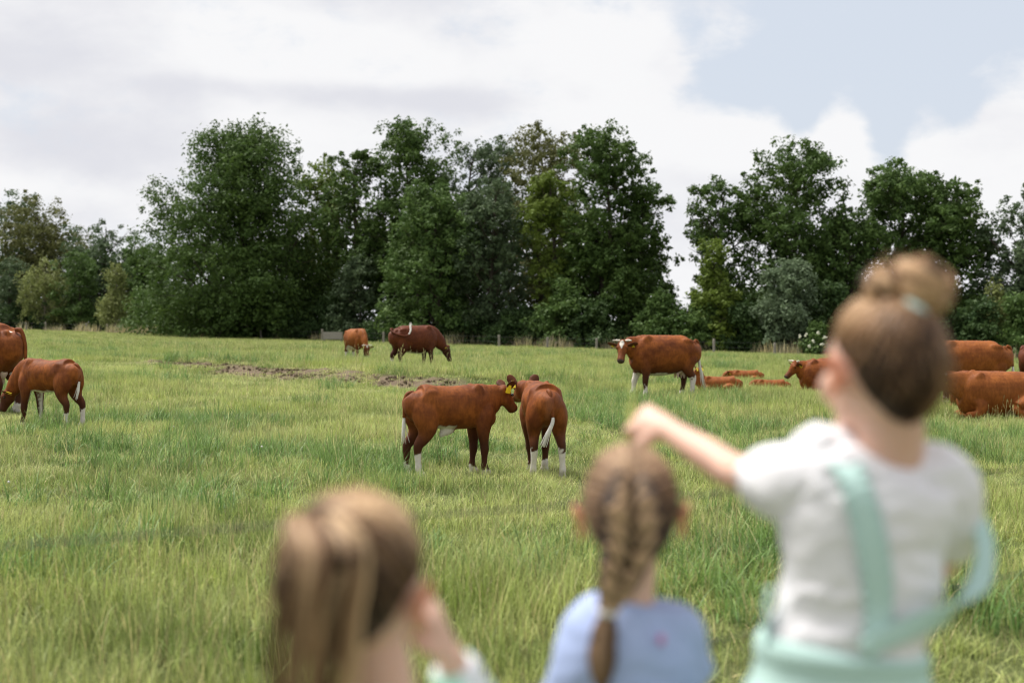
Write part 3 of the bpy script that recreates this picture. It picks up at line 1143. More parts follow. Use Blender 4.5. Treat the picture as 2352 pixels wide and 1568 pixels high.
# ---------------------------------------------------------------- cattle
def bovine(name, label, group, px, d, h, heading, adult=True, coat='coat_red', poll=None, hyaw=None, hpitch=-40, feet=None,
           tail=None, marks=None, horns=0, lying=False, udder=0, tags=(1, -1), roll=0.0, sheath=False, tail_white=0.62, earlen=None,
           ear_up=0.0, hroll=0.0, vox=None, horn_len=0.12, lf=1.0, tag_n=(1, 0), ear_n=(1, .15), ear_w=0.0, width=1.0, dz=0.0):
    x0, y0 = (px - 1176) / F * d, d
    zg = float(ground_z(x0, y0)) + dz
    cat = 'cow' if adult else 'calf'
    root = empty(name, (x0, y0, zg), label, cat, group, math.radians(heading))
    feet = feet or {}
    mb = MB()
    if adult:
        sec = [(-.60, .85, .06, .05), (-.565, .80, .14, .13), (-.50, .75, .225, .20), (-.38, .715, .275, .235), (-.20, .685, .305, .25), (0, .668, .325, .272),
               (.18, .668, .325, .262), (.34, .685, .31, .215), (.45, .70, .265, .175), (.53, .71, .19, .12)]
    else:
        sec = [(-.55, .87, .065, .055), (-.522, .83, .125, .112), (-.47, .785, .185, .155), (-.38, .765, .215, .178), (-.22, .735, .225, .185), (-.04, .722, .232, .20),
               (.14, .722, .24, .197), (.29, .735, .235, .168), (.39, .745, .205, .138), (.47, .75, .15, .095)]
    lz = 0.0
    if lying:
        lz = -0.325 if adult else -0.46
    ro = math.radians(roll)
    RX = np.array([[1, 0, 0], [0, math.cos(ro), -math.sin(ro)], [0, math.sin(ro), math.cos(ro)]])

    def tr(p):
        p = np.array(p, float)
        if lying:
            p = p + np.array([0, 0, lz])
            p = RX @ (p - np.array([0, 0, .35])) + np.array([0, 0, .35])
        return p
    k = (1.06 if lying else 1.0) * width
    mb.loft([tr((s[0], 0, s[1])) for s in sec], [(s[3] * k, s[2]) for s in sec], RX @ np.array([0, -1, 0]), 28, 4, pear=0.10)
    # hook and pin bones, shoulder blades, brisket
    for sy in (1, -1):
        if adult:
            mb.ball(tr((-.35, .16 * sy * k, .872)), (.12, .055, .07))
            mb.ball(tr((-.50, .085 * sy, .83)), (.06, .04, .08))
            mb.ball(tr((.30, .125 * sy, .84)), (.11, .055, .16))
            mb.ball(tr((.40, .10 * sy, .66)), (.12, .10, .14))
        else:
            mb.ball(tr((-.32, .118 * sy, .868)), (.11, .05, .06))
            mb.ball(tr((-.455, .075 * sy, .82)), (.055, .04, .08))
            mb.ball(tr((.27, .10 * sy, .84)), (.10, .05, .14))
            mb.ball(tr((.36, .085 * sy, .68)), (.10, .085, .12))
    mb.ball(tr((.42, 0, .52 if adult else .60)), (.13, .08, .11))
    if sheath:
        mb.loft([tr((-.02, 0, .52)), tr((-.10, 0, .47)), tr((-.14, 0, .435)), tr((-.15, 0, .405))], [(.05, .08), (.045, .06), (.03, .035), (.016, .016)], (0, 1, 0), 12, 3)
    # legs
    L1 = 1.10 if adult else 1.03
    for sy, sn in ((1, 'l'), (-1, 'r')):
        if not lying:
            fx, fy = feet.get('h' + sn, (0, 0))[:2]
            lift = feet.get('h' + sn, (0, 0, 0))[2] if len(feet.get('h' + sn, (0, 0))) > 2 else 0
            H_ = [(-.37, .07, .86, .03, .05, 0), (-.38, .10, .76, .085, .145, 0), (-.385, .125, .62, .10, .155, .1), (-.37, .135, .50, .078, .125, .25), (-.40, .135, .40, .054, .078, .45), (-.465, .132, .315, .043, .058, .66),
                  (-.468, .13, .24, .035, .043, .76), (-.46, .13, .15, .031, .035, .88), (-.452, .13, .085, .037, .043, .96), (-.437, .13, .05, .034, .038, 1), (-.425, .13, .03, .042, .052, 1), (-.42, .13, -.005, .046, .06, 1)]
            if not adult:
                H_ = [(a, b * .88, c + .02 if c > .3 else c, e * L1, f * L1, g) for (a, b, c, e, f, g) in H_]
            H_ = [(a, b, c, e * (1.08 if adult and c < .45 else 1), f * (1.08 if adult and c < .45 else 1), g) for (a, b, c, e, f, g) in H_]
            mb.loft([(a + fx * g, (b + fy * g) * sy, c + lift * g) for (a, b, c, e, f, g) in H_], [(e, f) for (a, b, c, e, f, g) in H_], (0, 1, 0), 16, 3)
            fx, fy = feet.get('f' + sn, (0, 0))[:2]
            F_ = [(.33, .06, .86, .02, .05, 0), (.33, .09, .76, .055, .12, 0), (.35, .125, .62, .078, .125, .05), (.335, .135, .50, .066, .10, .2), (.335, .132, .40, .05, .066, .4), (.345, .13, .31, .040, .048, .6),
                  (.35, .13, .26, .041, .046, .7), (.347, .13, .20, .031, .035, .8), (.345, .13, .13, .029, .031, .9), (.348, .13, .08, .036, .039, .97), (.36, .13, .045, .033, .037, 1), (.368, .13, .03, .042, .05, 1), (.372, .13, -.005, .046, .058, 1)]
            F_ = [(a, b, c, e * (1.12 if c < .45 else 1), f * (1.12 if c < .45 else 1), g) for (a, b, c, e, f, g) in F_]
            if not adult:
                F_ = [(a, b * .85, c + .02 if c > .3 else c, e * L1, f * L1, g) for (a, b, c, e, f, g) in F_]
            mb.loft([(a + fx * g, (b + fy * g) * sy, c) for (a, b, c, e, f, g) in F_], [(e, f) for (a, b, c, e, f, g) in F_], (0, 1, 0), 16, 3)
        else:
            s_ = 1 if adult else 0.85
            hp = [tr((-.36, .14 * sy, .66)), np.array((-.24, .27 * sy, .26)) , np.array((-.10, .31 * sy, .17)), np.array((-.28, .33 * sy, .07)), np.array((-.40, .32 * sy, .05)), np.array((-.2, .36 * sy, .035)), np.array((-.08, .37 * sy, .03))]
            mb.loft(hp, [(.10 * s_, .15 * s_), (.09 * s_, .14 * s_), (.06, .075), (.045, .05), (.04, .045), (.032, .034), (.04, .042)], (0, 0, 1), 14, 3)
            fp = [tr((.34, .12 * sy, .66)), np.array((.30, .19 * sy, .22)), np.array((.36, .2 * sy, .10)), np.array((.50, .18 * sy, .075)), np.array((.44, .13 * sy, .045)), np.array((.26, .13 * sy, .04))]
            mb.loft(fp, [(.08 * s_, .13 * s_), (.07 * s_, .10 * s_), (.052, .06), (.045, .05), (.036, .036), (.04, .04)], (0, 1, 0.2), 14, 3)
    # neck and head
    if poll is None:
        poll = (.74, 0, .98)
    poll = np.array(poll, float)
    hy = math.radians((hyaw if hyaw is not None else heading) - heading)
    hp_ = math.radians(hpitch)
    D = np.array([math.cos(hy) * math.cos(hp_), math.sin(hy) * math.cos(hp_), math.sin(hp_)])
    SD = np.array([-math.sin(hy), math.cos(hy), 0.0])          # the animal's left
    UP = np.cross(D, SD)
    if hroll:
        cr, sr = math.cos(math.radians(hroll)), math.sin(math.radians(hroll))
        SD, UP = SD * cr + UP * sr, UP * cr - SD * sr
    nb0 = tr((.28, 0, .80 if adult else .80))
    nb1 = tr((.44, 0, .78 if adult else .79))
    kk = 1.0 if adult else 0.88
    pe = poll + D * 0.07 - UP * 0.035
    n1 = nb1 * 0.6 + pe * 0.4 + np.array([.02, 0, .02])
    n2 = nb1 * 0.28 + pe * 0.72 + np.array([.0, 0, .015])
    mb.loft([nb0, nb1, n1, n2, pe], [(.13 * kk, .20 * kk), (.125 * kk, .205 * kk), (.10 * kk, .165 * kk), (.085 * kk, .128 * kk), (.068 * kk, .085 * kk)],
            [(0, 1, 0), (0, 1, 0), SD * .4 + np.array([0, .6, 0]), SD * .8 + np.array([0, .2, 0]), SD], 18, 4)
    HL = .36 if adult else .315
    hs = [(s0, a0 * (1.0 if adult else 1.0 + .28 * (s0 > .4)), b0 * (1.0 if adult else 1.0 + .18 * (s0 > .2)), o0) for (s0, a0, b0, o0) in [(-.04, .048, .045, 0), (.03, .078, .072, -.005), (.17, .086, .090, -.018), (.32, .080, .094, -.026), (.48, .062, .078, -.022), (.64, .052, .062, -.018), (.80, .053, .054, -.014), (.92, .056, .052, -.012), (1.0, .044, .038, -.012)]]
    hk = 1.08 if adult else 1.0
    mb.loft([poll + D * HL * s + UP * o_ for (s, a, b, o_) in hs], [(a * hk, b * hk) for (s, a, b, o_) in hs], -SD, 20, 3, pear=-0.05)
    for sy in (1, -1):      # brow ridges, nostril rims
        mb.ball(poll + D * HL * .30 + SD * sy * .066 * hk + UP * .022, .026 * hk)
        mb.ball(poll + D * HL * .97 + SD * sy * .026 * hk + UP * .008, .022 * hk)
    if adult:
        mb.ball(poll + D * HL * .02 + UP * .045, (.05, .05, .035))
    h_ = np.array((h * lf, h, h))
    for q in range(len(mb.v)):
        mb.v[q] = tuple(np.array(mb.v[q]) * h_)
    me = remesh(mb, vox or (0.0115 * h if adult else 0.0120 * h), 9, 0.5)
    V = verts_of(me)
    # soft folds and muscle relief
    nrm = np.empty(len(V) * 3, np.float32)
    me.vertices.foreach_get('normal', nrm)
    nrm = nrm.reshape(-1, 3)
    amp = 0.020 * h * (fbm(V[:, 0] / h * 5 + 5, V[:, 2] / h * 4 + V[:, 1] / h * 3, 7, 3) - 0.5) * sst(V[:, 2] / h, 0.3, 0.5)
    amp = amp + 0.006 * h * (vnoise(V[:, 0] / h * 40, V[:, 2] / h * 5, 9) - 0.5) * sst(V[:, 0] / h, -.28, -.1) * sst(V[:, 2] / h, 0.4, 0.6)
    V = V + nrm * amp[:, None]
    put_verts(me, V)
    U_ = V / h_
    rel = U_ - poll
    s_ = (rel @ D) / HL
    la = rel @ SD
    up = rel @ UP
    hd = (s_ > -.1) & (s_ < 1.15) & (np.abs(la) < .14) & (np.abs(up) < .17)
    ctx = dict(p=U_, s=s_, la=la, up=up, head=hd, n=fbm(U_[:, 0] * 16 + 3, U_[:, 2] * 16 + U_[:, 1] * 9, 33, 3) - 0.5, x=U_[:, 0], y=U_[:, 1], z=U_[:, 2])
    white = np.zeros(len(V))
    dark = np.zeros(len(V))
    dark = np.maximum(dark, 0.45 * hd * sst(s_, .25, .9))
    dark = np.maximum(dark, 0.92 * (1 - sst(U_[:, 2], .28, .66)) * (0 if lying else 1))  # naturally darker legs; lower flank also has shade painted into the coat colour
    horn = np.zeros(len(V))
    horn = np.maximum(horn, hd * sst(s_, .90, .97) * sst(up, -.05, -.01) * .9)
    pink = np.zeros(len(V))
    if not lying:
        horn = np.maximum(horn, 0.75 * (1 - sst(U_[:, 2], .022, .04)))
        pink = 0.12 * (1 - sst(U_[:, 0], -.56, -.50)) * (1 - sst(np.abs(U_[:, 1]), .02, .06)) * (U_[:, 2] > .5)
    if marks:
        white = np.clip(marks(ctx), 0, 1)
        horn = horn * (1 - white * 0.4)
    attr(me, 'white', white)
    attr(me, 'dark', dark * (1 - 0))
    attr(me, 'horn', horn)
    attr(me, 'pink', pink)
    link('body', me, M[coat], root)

    # ears with tags
    el_ = (earlen or .135) * 1.15
    for sy in (1, -1):
        base = poll + D * HL * (.16 if horns else .10) + SD * sy * .072 * hk + UP * .004
        out = SD * sy * (.93 - .45 * ear_up) + UP * (.10 + ear_up) - D * .18
        out = out + np.array((0, 0, ear_w))
        EN = D * ear_n[0] + SD * sy * ear_n[1]
        out /= np.linalg.norm(out)
        wid = np.cross(out, EN)
        wid /= np.linalg.norm(wid)
        eb = MB()
        pts = [base - out * .02, base + out * el_ * .25, base + out * el_ * .55, base + out * el_ * .85 - UP * .008, base + out * el_ - UP * .014]
        rads = [(.018, .016), (.038, .016), (.054, .011), (.040, .008), (.010, .004)]
        V2, F2 = loft(pts, rads, wid, 14, 4)
        # cup the ear
        rel2 = (V2 - base)
        cup = (rel2 @ wid) ** 2
        V2 = V2 + EN * (cup * 9 * (.02 if True else 0) * 10)[:, None]
        eb.add(V2 * h, F2)
        eme = eb.mesh('ear')
        nv = len(eme.vertices)
        attr(eme, 'white', np.zeros(nv))
        attr(eme, 'dark', np.full(nv, .6))
        attr(eme, 'horn', np.full(nv, .12))
        attr(eme, 'pink', np.zeros(nv))
        eo = link('ear', eme, M[coat], root)
        if sy in tags:
            tb = MB()
            ts = (.062, .072) if adult else (.047, .078)
            c = (base + out * el_ * .50 - UP * .02) * h
            TN = D * tag_n[0] + SD * sy * tag_n[1]
            TN /= np.linalg.norm(TN)
            for sgn in (1, -1):        # the tag's two halves, before and behind the ear
                cc = c + TN * sgn * .010 * h
                dn = -np.array([0, 0, 1.0]) * .85 - UP * .15
                dn = dn - TN * (dn @ TN)
                dn /= np.linalg.norm(dn)
                wx = np.cross(dn, TN)
                pts2 = []
                for (a, b) in ((-.28, -.12), (.28, -.12), (.5, .3), (.5, 1.0), (-.5, 1.0), (-.5, .3)):
                    pts2.append(cc + wx * a * ts[0] + dn * b * ts[1])
                VV = [p + TN * .0015 for p in pts2] + [p - TN * .0015 for p in pts2]
                FF = [(0, 1, 2, 3, 4, 5), (11, 10, 9, 8, 7, 6)] + [(i, (i + 1) % 6, 6 + (i + 1) % 6, 6 + i)[::-1] for i in range(6)]
                tb.add(VV, FF)
            tb.loft([c - TN * .013 * h, c + TN * .013 * h], [.004, .004], wx, 6, 1)
            link('ear_tag', tb.mesh('ear_tag', False), M['tag'], eo)
    for sy in (1, -1):
        e = MB()
        e.ball((poll + D * HL * .33 + SD * sy * .074 * hk + UP * .006) * h, .017 * h, 10)
        link('eye', e.mesh('eye'), M['eye'], root)
    if horns:
        for sy in (1, -1):
            b = MB()
            p0 = poll - D * .012 + SD * sy * .055 + UP * .035
            o1 = SD * sy * horn_len * .55 + UP * horn_len * .10 + D * .0
            o2 = SD * sy * horn_len * 1.0 + UP * horn_len * (.45 if horns == 1 else .1) + D * horn_len * .25
            b.loft([(p0 - o1 * .2) * h, (p0 + o1 * .5) * h, (p0 + o1) * h, (p0 + o2) * h], [.020 * h, .019 * h, .016 * h, .007 * h], UP, 10, 4)
            link('horn', b.mesh('horn'), M['horn'], root)
    if udder:
        u = MB()
        u.ball(np.array((-.30, 0, .44)) * h, np.array((.15, .115, .11)) * h * udder)
        for sx in (-.35, -.24):
            for sy in (-1, 1):
                u.loft([np.array((sx, sy * .05, .38)) * h, np.array((sx, sy * .055, .33)) * h, np.array((sx, sy * .055, .295)) * h], [.028 * h, .018 * h, .009 * h], (0, 1, 0), 8, 2)
        link('udder', remesh(u, .011 * h, 3), M['udder'], root)
    # tail
    if tail is None:
        x = -.60 if adult else -.545
        tail = [(x + .04, 0, .90), (x - .02, 0, .88), (x - .05, 0, .78), (x - .045, 0, .62), (x - .03, 0, .46), (x - .03, .01, .32), (x - .03, .01, .26)]
    tail = [(p[0] * lf + ((.012 if p[2] > .75 else -.004) if p[2] < .95 and abs(p[1]) < .12 else .0), p[1], p[2] - (.05 if p[2] > .86 and abs(p[1]) < .1 else .012)) for p in tail]
    if lying:
        x = -.60 if adult else -.54
        q = np.array([tr((x + .06, 0, .88)), tr((x - .0, 0, .84)), tr((x - .02, -.03, .70))])
        tail = [tuple(v) for v in q] + [(x - .03, -.10, .20), (x + .02, -.20, .07), (x + .14, -.28, .045), (x + .24, -.32, .04)]
        tail = [(p[0], p[1], max(p[2], .035)) for p in tail]
    T_ = catmull(np.array(tail), 6)
    nT = len(T_)
    tt = np.linspace(0, 1, nT)
    tw = tail_white
    rr = np.interp(tt, [0, .08, .3, tw, tw + .1, tw + .25, 1.0], [.026, .027, .022, .017, .026, .026, .004]) * (1.0 if adult else .95)
    ti = tt <= tw + .02
    tb = MB()
    tb.loft([p * h for p in T_[ti]], [r_ * h for r_ in rr[ti]], (0, 1, 0), 10, 1)
    tm = tb.mesh('tail')
    nv = len(tm.vertices)
    for k_, v_ in (('white', 0), ('dark', .08), ('horn', 0), ('pink', 0)):
        attr(tm, k_, np.full(nv, v_))
    to = link('tail', tm, M[coat], root)
    sw = MB()
    r = np.random.default_rng(abs(int(px * 7 + d)))
    tj = tt >= tw - .02
    if tj.sum() > 2:
        base = T_[tj]
        sw.loft([p * h for p in base], [a * h * .8 for a in rr[tj]], (0, 1, 0), 9, 1)
        for q in range(14):
            o_ = r.normal(0, .013, 3)
            st = [p * h + o_ * h * (i / len(base)) * 1.6 + r.normal(0, .001, 3) for i, p in enumerate(base)]
            sw.loft(st, [.008 * h * (1 - .75 * i / len(base)) for i in range(len(base))], (0, 1, 0), 5, 1)
        link('tail_switch', sw.mesh('tail_switch'), M['white_hair'], to)
    return root


def socks(hl, hr, fl, fr, belly=None, extra=None):
    def f(c):
        w = np.zeros(len(c['z']))
        for v, fore, left in ((hl, 0, 1), (hr, 0, 0), (fl, 1, 1), (fr, 1, 0)):
            if v <= 0:
                continue
            sel = ((c['x'] > 0) == bool(fore)) & ((c['y'] > 0) == bool(left)) & (~c['head'])
            w = np.maximum(w, sel * (1 - sst(c['z'] + c['n'] * .17, v - .012, v + .012)))
        if belly:
            x0, x1, zt, yw = belly
            e = np.minimum(sst(c['x'] + c['n'] * .1, x0, x0 + .04), 1 - sst(c['x'] + c['n'] * .1, x1 - .04, x1))
            w = np.maximum(w, e * (1 - sst(c['z'] + c['n'] * .06, zt - .012, zt + .012)) * (1 - sst(np.abs(c['y']), yw, yw + .03)))
        if extra:
            w = np.maximum(w, extra(c))
        return w
    return f


def blaze(c, s0=.06, s1=.42, w=.036):
    mid = (s0 + s1) * .45
    ww = np.interp(c['s'], [s0 - .02, s0 + .05, mid, s1, s1 + .03], [0, w * .75, w, w * .12, 0])
    return c['head'] * (c['up'] > 0) * (1 - sst(np.abs(c['la'] + c['n'] * .02), ww - .003, ww + .004)) * (ww > .001)


G_CALF = 'red brown calves standing in the pasture'
G_COW = 'red brown cows standing in the pasture'
G_REST = 'cattle lying in the grass'

# calf seen from its right flank, nose against the next calf
bovine('calf', 'brown calf side on with white hind feet, nose touching the calf beside it', G_CALF, 1040, 14.78, 0.965, 25, False, 'coat_red',
       poll=(.60, -.02, .93), hyaw=26, hpitch=-55, sheath=True, lf=.93, tag_n=(.25, 1), ear_n=(.15, 1), ear_w=.75,
       feet={'hr': (-.02, .0), 'hl': (-.075, .0), 'fr': (.0, 0), 'fl': (-.055, 0)},
       tail=[(-.50, 0, .94), (-.565, 0, .93), (-.60, 0, .84), (-.595, 0, .72), (-.60, 0, .60), (-.605, .0, .50), (-.595, 0, .39)], tail_white=.60,
       marks=socks(.145, .26, .065, .05, (-.24, -.0, .535, .12)), earlen=.125, ear_up=.05)
# calf from behind
bovine('calf', 'brown calf seen from behind with a white tail tip, right of the other calf', G_CALF, 1243, 14.95, 1.0, 97, False, 'coat_red',
       poll=(.60, .10, .92), hyaw=108, hpitch=-30, tags=(1,), feet={'hr': (.0, .045), 'hl': (.10, .02), 'fr': (.0, -.02), 'fl': (-.02, -.05)},
       tail=[(-.50, 0, .95), (-.56, -.01, .93), (-.595, -.02, .82), (-.59, -.03, .70), (-.60, -.03, .60), (-.605, .025, .48), (-.60, .075, .36)], tail_white=.58,
       marks=socks(.29, .31, .10, .10), earlen=.14, ear_up=.62, ear_n=(1, 0), width=.98)
# calf grazing at the left
bovine('calf', 'brown calf grazing at the left edge, head down behind a cow', G_CALF, 112, 20.2, 0.985, 152, False, 'coat_red',
       poll=(.76, .06, .50), hyaw=188, hpitch=-72, feet={'hl': (.02, 0), 'hr': (-.09, 0), 'fl': (.05, 0), 'fr': (-.08, 0)},
       tail=[(-.50, 0, .95), (-.57, .0, .93), (-.60, .0, .84), (-.595, 0, .72), (-.585, .01, .62), (-.59, .03, .52), (-.58, .04, .42)], tail_white=.58,
       marks=socks(.20, .25, .055, .0, (-.28, .3, .515, .09)), earlen=.13)
# cow cut by the left edge
bovine('cow', 'big brown cow cut off by the left edge, only its rump showing', G_COW, -62, 22.6, 1.44, 162, True, 'coat_red',
       poll=(.86, 0, .62), hpitch=-65, feet={'hl': (.06, 0), 'hr': (-.03, 0)}, udder=.9,
       marks=socks(.12, .12, .1, .1, None, lambda c: np.maximum((1 - sst(np.hypot(c['x'] + .49, (c['y'] - .02)) + c['n'] * .05, .025, .04)) * (c['z'] > .85),
                                                            (c['x'] < -.40) * (c['z'] < .46) * (c['z'] > .36) * (c['n'] > .02))), tail_white=.66,
       tail=[(-.56, 0, .955), (-.62, 0, .95), (-.675, 0, .87), (-.68, 0, .72), (-.68, 0, .58), (-.69, .0, .44), (-.685, .01, .33)])
# distant ginger cow grazing towards us
bovine('cow', 'ginger horned cow grazing far off beside the grey trough', G_COW, 818, 55.5, 1.24, -58, True, 'coat_light',
       poll=(.80, -.03, .46), hyaw=-72, hpitch=-68, horns=1, udder=1,
       marks=socks(.25, .25, .1, .1, (-.40, .05, .47, .16), lambda c: blaze(c, .0, .25, .03)), horn_len=.11)
# dark cow swinging its tail over its back
bovine('cow', 'dark brown cow grazing far off, white tail swung onto its back', G_COW, 952, 43.2, 1.315, 32, True, 'coat_dark',
       poll=(.82, -.02, .50), hyaw=14, hpitch=-72, feet={'hl': (-.06, 0), 'hr': (.04, 0), 'fl': (-.04, 0), 'fr': (.03, 0)},
       marks=socks(.24, .06, .0, .0, (-.35, .2, .405, .07)), tail_white=.62,
       tail=[(-.56, 0, .955), (-.62, -.02, .96), (-.63, -.09, .90), (-.54, -.20, .80), (-.40, -.27, .765), (-.30, -.275, .80), (-.23, -.25, .90), (-.215, -.21, .985), (-.18, -.19, 1.06)])
# horned cow looking at us
bovine('cow', 'horned brown cow with a white forehead patch looking at the camera', G_COW, 1522, 31.8, 1.40, 197, True, 'coat_red',
       poll=(.70, .06, .875), hyaw=254, hpitch=-56, horns=1, udder=.75, horn_len=.095,
       feet={'fr': (.12, -.01), 'fl': (.0, .0), 'hl': (.0, 0), 'hr': (.06, 0)},
       marks=socks(.30, .10, .17, .37, (-.32, .30, .385, .15), lambda c: blaze(c, .03, .40, .040)), tail_white=.42,
       tail=[(-.56, 0, .955), (-.615, 0, .93), (-.64, 0, .80), (-.63, 0, .66), (-.64, 0, .52), (-.67, .01, .38), (-.69, .02, .24), (-.72, .02, .14)], earlen=.15)
# standing cow at the right
bovine('cow', 'brown cow standing behind the lying one at the right, white udder patch', G_COW, 2228, 31.2, 1.41, 176, True, 'coat_light',
       poll=(.86, 0, .80), hpitch=-45, feet={'hl': (.02, 0), 'hr': (-.04, 0)}, udder=.9,
       marks=socks(.08, .08, .08, .08, None, lambda c: 1.0 * (np.hypot(c['x'] + .24, (c['z'] - .40) * .9) + c['n'] * .05 < .085) * (np.abs(c['y']) < .26)),
       tail=[(-.56, 0, .955), (-.62, 0, .93), (-.645, 0, .82), (-.645, .0, .68), (-.65, .01, .56), (-.65, .01, .44), (-.65, .01, .34)], tail_white=.60)
bovine('cow', 'dark brown cow at the right edge with white patches between its hind legs', G_COW, 2385, 34.5, 1.38, 55, True, 'coat_dark',
       poll=(.86, 0, .8), hpitch=-45, udder=.8,
       marks=socks(.22, .12, .1, .1, None, lambda c: (c['x'] < -.25) * (c['z'] < .5) * (np.abs(c['y']) < .12) * (c['n'] > -.03) * 1.0))
# lying cattle
bovine('cow', 'large ginger brown cow lying at the right edge behind the tall girl', G_REST, 2292, 26.2, 1.36, 186, True, 'coat_light', lying=True, roll=-6,
       poll=(.74, .02, .585), hyaw=170, hpitch=-35, horns=1, horn_len=.10, tags=(1, -1), dz=-.02)
bovine('cow', 'brown cow lying half hidden behind the larger lying cow', G_REST, 2262, 28.6, 1.25, 178, True, 'coat_red', lying=True,
       poll=(.72, 0, .62), hpitch=-35, dz=-.02)
bovine('cow', 'horned red cow lying in profile just left of the tall girl', G_REST, 1902, 35.2, 1.30, 188, True, 'coat_red', lying=True, roll=4,
       poll=(.62, .02, .60), hyaw=197, hpitch=-48, horns=1, horn_len=.13, dz=-.04)
bovine('cow', 'ginger cow lying behind the horned lying one', G_REST, 1950, 38.5, 1.30, 180, True, 'coat_light', lying=True,
       poll=(.70, .0, .58), hpitch=-40, dz=-.02)
bovine('calf', 'ginger calf lying right of the standing horned cow with both ears up', G_REST, 1652, 34.2, 0.92, 172, False, 'coat_light', lying=True,
       poll=(.50, .03, .70), hyaw=140, hpitch=-35, dz=-.06, ear_up=.5, earlen=.13)
bovine('calf', 'small ginger calf lying farther back in the tall grass', G_REST, 1713, 41.5, 0.88, 175, False, 'coat_light', lying=True,
       poll=(.58, .03, .44), hyaw=185, hpitch=-40, dz=-.10)
bovine('calf', 'ginger calf sunk in the grass with only its back showing', G_REST, 1770, 36.5, 0.86, 178, False, 'coat_light', lying=True,
       poll=(.58, .1, .30), hyaw=200, hpitch=-30, dz=-.16)


# ---------------------------------------------------------------- children
PERSON_G = 'girls watching the cattle'


class Head:
    def __init__(s, c, r, yaw=0, tilt=0):
        s.c = np.array(c, float)
        s.r = np.array(r, float)
        a = math.radians(yaw)
        t = math.radians(tilt)
        Ry = np.array([[math.cos(t), 0, math.sin(t)], [0, 1, 0], [-math.sin(t), 0, math.cos(t)]])
        Rz = np.array([[math.cos(a), -math.sin(a), 0], [math.sin(a), math.cos(a), 0], [0, 0, 1]])
        s.R = Ry @ Rz

    def at(s, v, k=1.0):
        """point in head units (x right, y forward/face, z up), -1..1 on the skull"""
        return s.c + s.R @ (np.array(v, float) * s.r * k)

    def off(s, v):
        return s.c + s.R @ np.array(v, float)


def head_shape(mb, H):
    r = H.r
    mb.ball(H.c, r, 20, M=H.R @ np.eye(3))
    # the ball takes an axis-aligned radius first, then the turn
    mb.ball(H.off((0, r[1] * .34, -r[2] * .55)), (r[0] * .74, r[1] * .62, r[2] * .62), 16, M=H.R)
    mb.ball(H.off((0, r[1] * .78, -r[2] * .98)), (r[0] * .34, r[1] * .24, r[2] * .24), 12, M=H.R)           # chin
    mb.ball(H.off((0, r[1] * 1.02, -r[2] * .38)), (r[0] * .15, r[1] * .17, r[2] * .17), 10, M=H.R)          # nose
    mb.loft([H.off((0, r[1] * .93, -r[2] * .05)), H.off((0, r[1] * 1.06, -r[2] * .40))], [r[0] * .09, r[0] * .15], H.R @ np.array([1, 0, 0]), 8, 3)
    for s in (-1, 1):
        mb.ball(H.off((s * r[0] * .46, r[1] * .70, -r[2] * .42)), (r[0] * .36, r[1] * .28, r[2] * .30), 12, M=H.R)   # cheek
    mb.ball(H.off((0, r[1] * .92, -r[2] * .70)), (r[0] * .30, r[1] * .12, r[2] * .07), 10, M=H.R)           # lips


def face_parts(H, root):
    r = H.r
    for s in (-1, 1):
        e = MB()
        e.ball(H.off((s * r[0] * .42, r[1] * .86, -r[2] * .10)), r[0] * .13, 10)
        link('eye', e.mesh('eye'), M['eye'], root)
        b = MB()
        b.loft([H.off((s * r[0] * .20, r[1] * .97, r[2] * .10)), H.off((s * r[0] * .45, r[1] * .92, r[2] * .16)), H.off((s * r[0] * .68, r[1] * .76, r[2] * .09))], [.002, .004, .002], (0, 0, 1), 6, 3)
        link('eyebrow', b.mesh('eyebrow'), M['hair_cap'], root)


def ears(H, root, size=.030):
    r = H.r
    for s in (-1, 1):
        b = MB()
        base = np.array((s * r[0] * 1.0, r[1] * .02, -r[2] * .22))
        pts, rad = [], []
        for k in range(9):
            a = math.radians(-75 + k * 30)
            rr = size * (0.62 if k in (0, 8) else 0.75)
            off = np.array((s * (.010 + .006 * math.sin(a)), -math.cos(a) * rr * .62, math.sin(a) * rr + 0.002))
            pts.append(H.off(base + off))
            rad.append(.0042)
        b.loft(pts, rad, H.R @ np.array([1, 0, 0]), 8, 3)                                  # helix
        b.ball(H.off(base + np.array((s * .008, -.001, 0))), (.006, size * .42, size * .72), 12, M=H.R)
        b.ball(H.off(base + np.array((s * .007, .006, -size * .72))), (.005, .007, .008), 10, M=H.R)   # lobe
        link('ear', remesh(b, .0022, 3), M['ear_skin'], root)


def hairline(phi):
    """lowest hair elevation (radians) at angle phi from the back of the head"""
    a = np.abs(np.degrees(phi))
    return np.radians(np.interp(a, [0, 35, 60, 80, 100, 130, 180], [-62, -50, -30, 0, 12, 38, 48]))


def hdir(phi, elv):
    return np.array([math.sin(phi) * math.cos(elv), -math.cos(phi) * math.cos(elv), math.sin(elv)])


def hair_cap(H, root, k=1.03):
    n, m_ = 40, 18
    V, Fs = [], []
    for i in range(n):
        ph = -math.pi + 2 * math.pi * i / n
        lo = float(hairline(ph))
        for j in range(m_ + 1):
            e = lo + (math.pi / 2 - lo) * j / m_
            V.append(H.at(hdir(ph, e), k))
    for i in range(n):
        for j in range(m_):
            a, b = i * (m_ + 1) + j, ((i + 1) % n) * (m_ + 1) + j
            Fs.append((a, b, b + 1, a + 1))
    me = mesh_np('hair', np.array(V), Fs, True)
    return link('hair', me, M['hair_cap'], root)


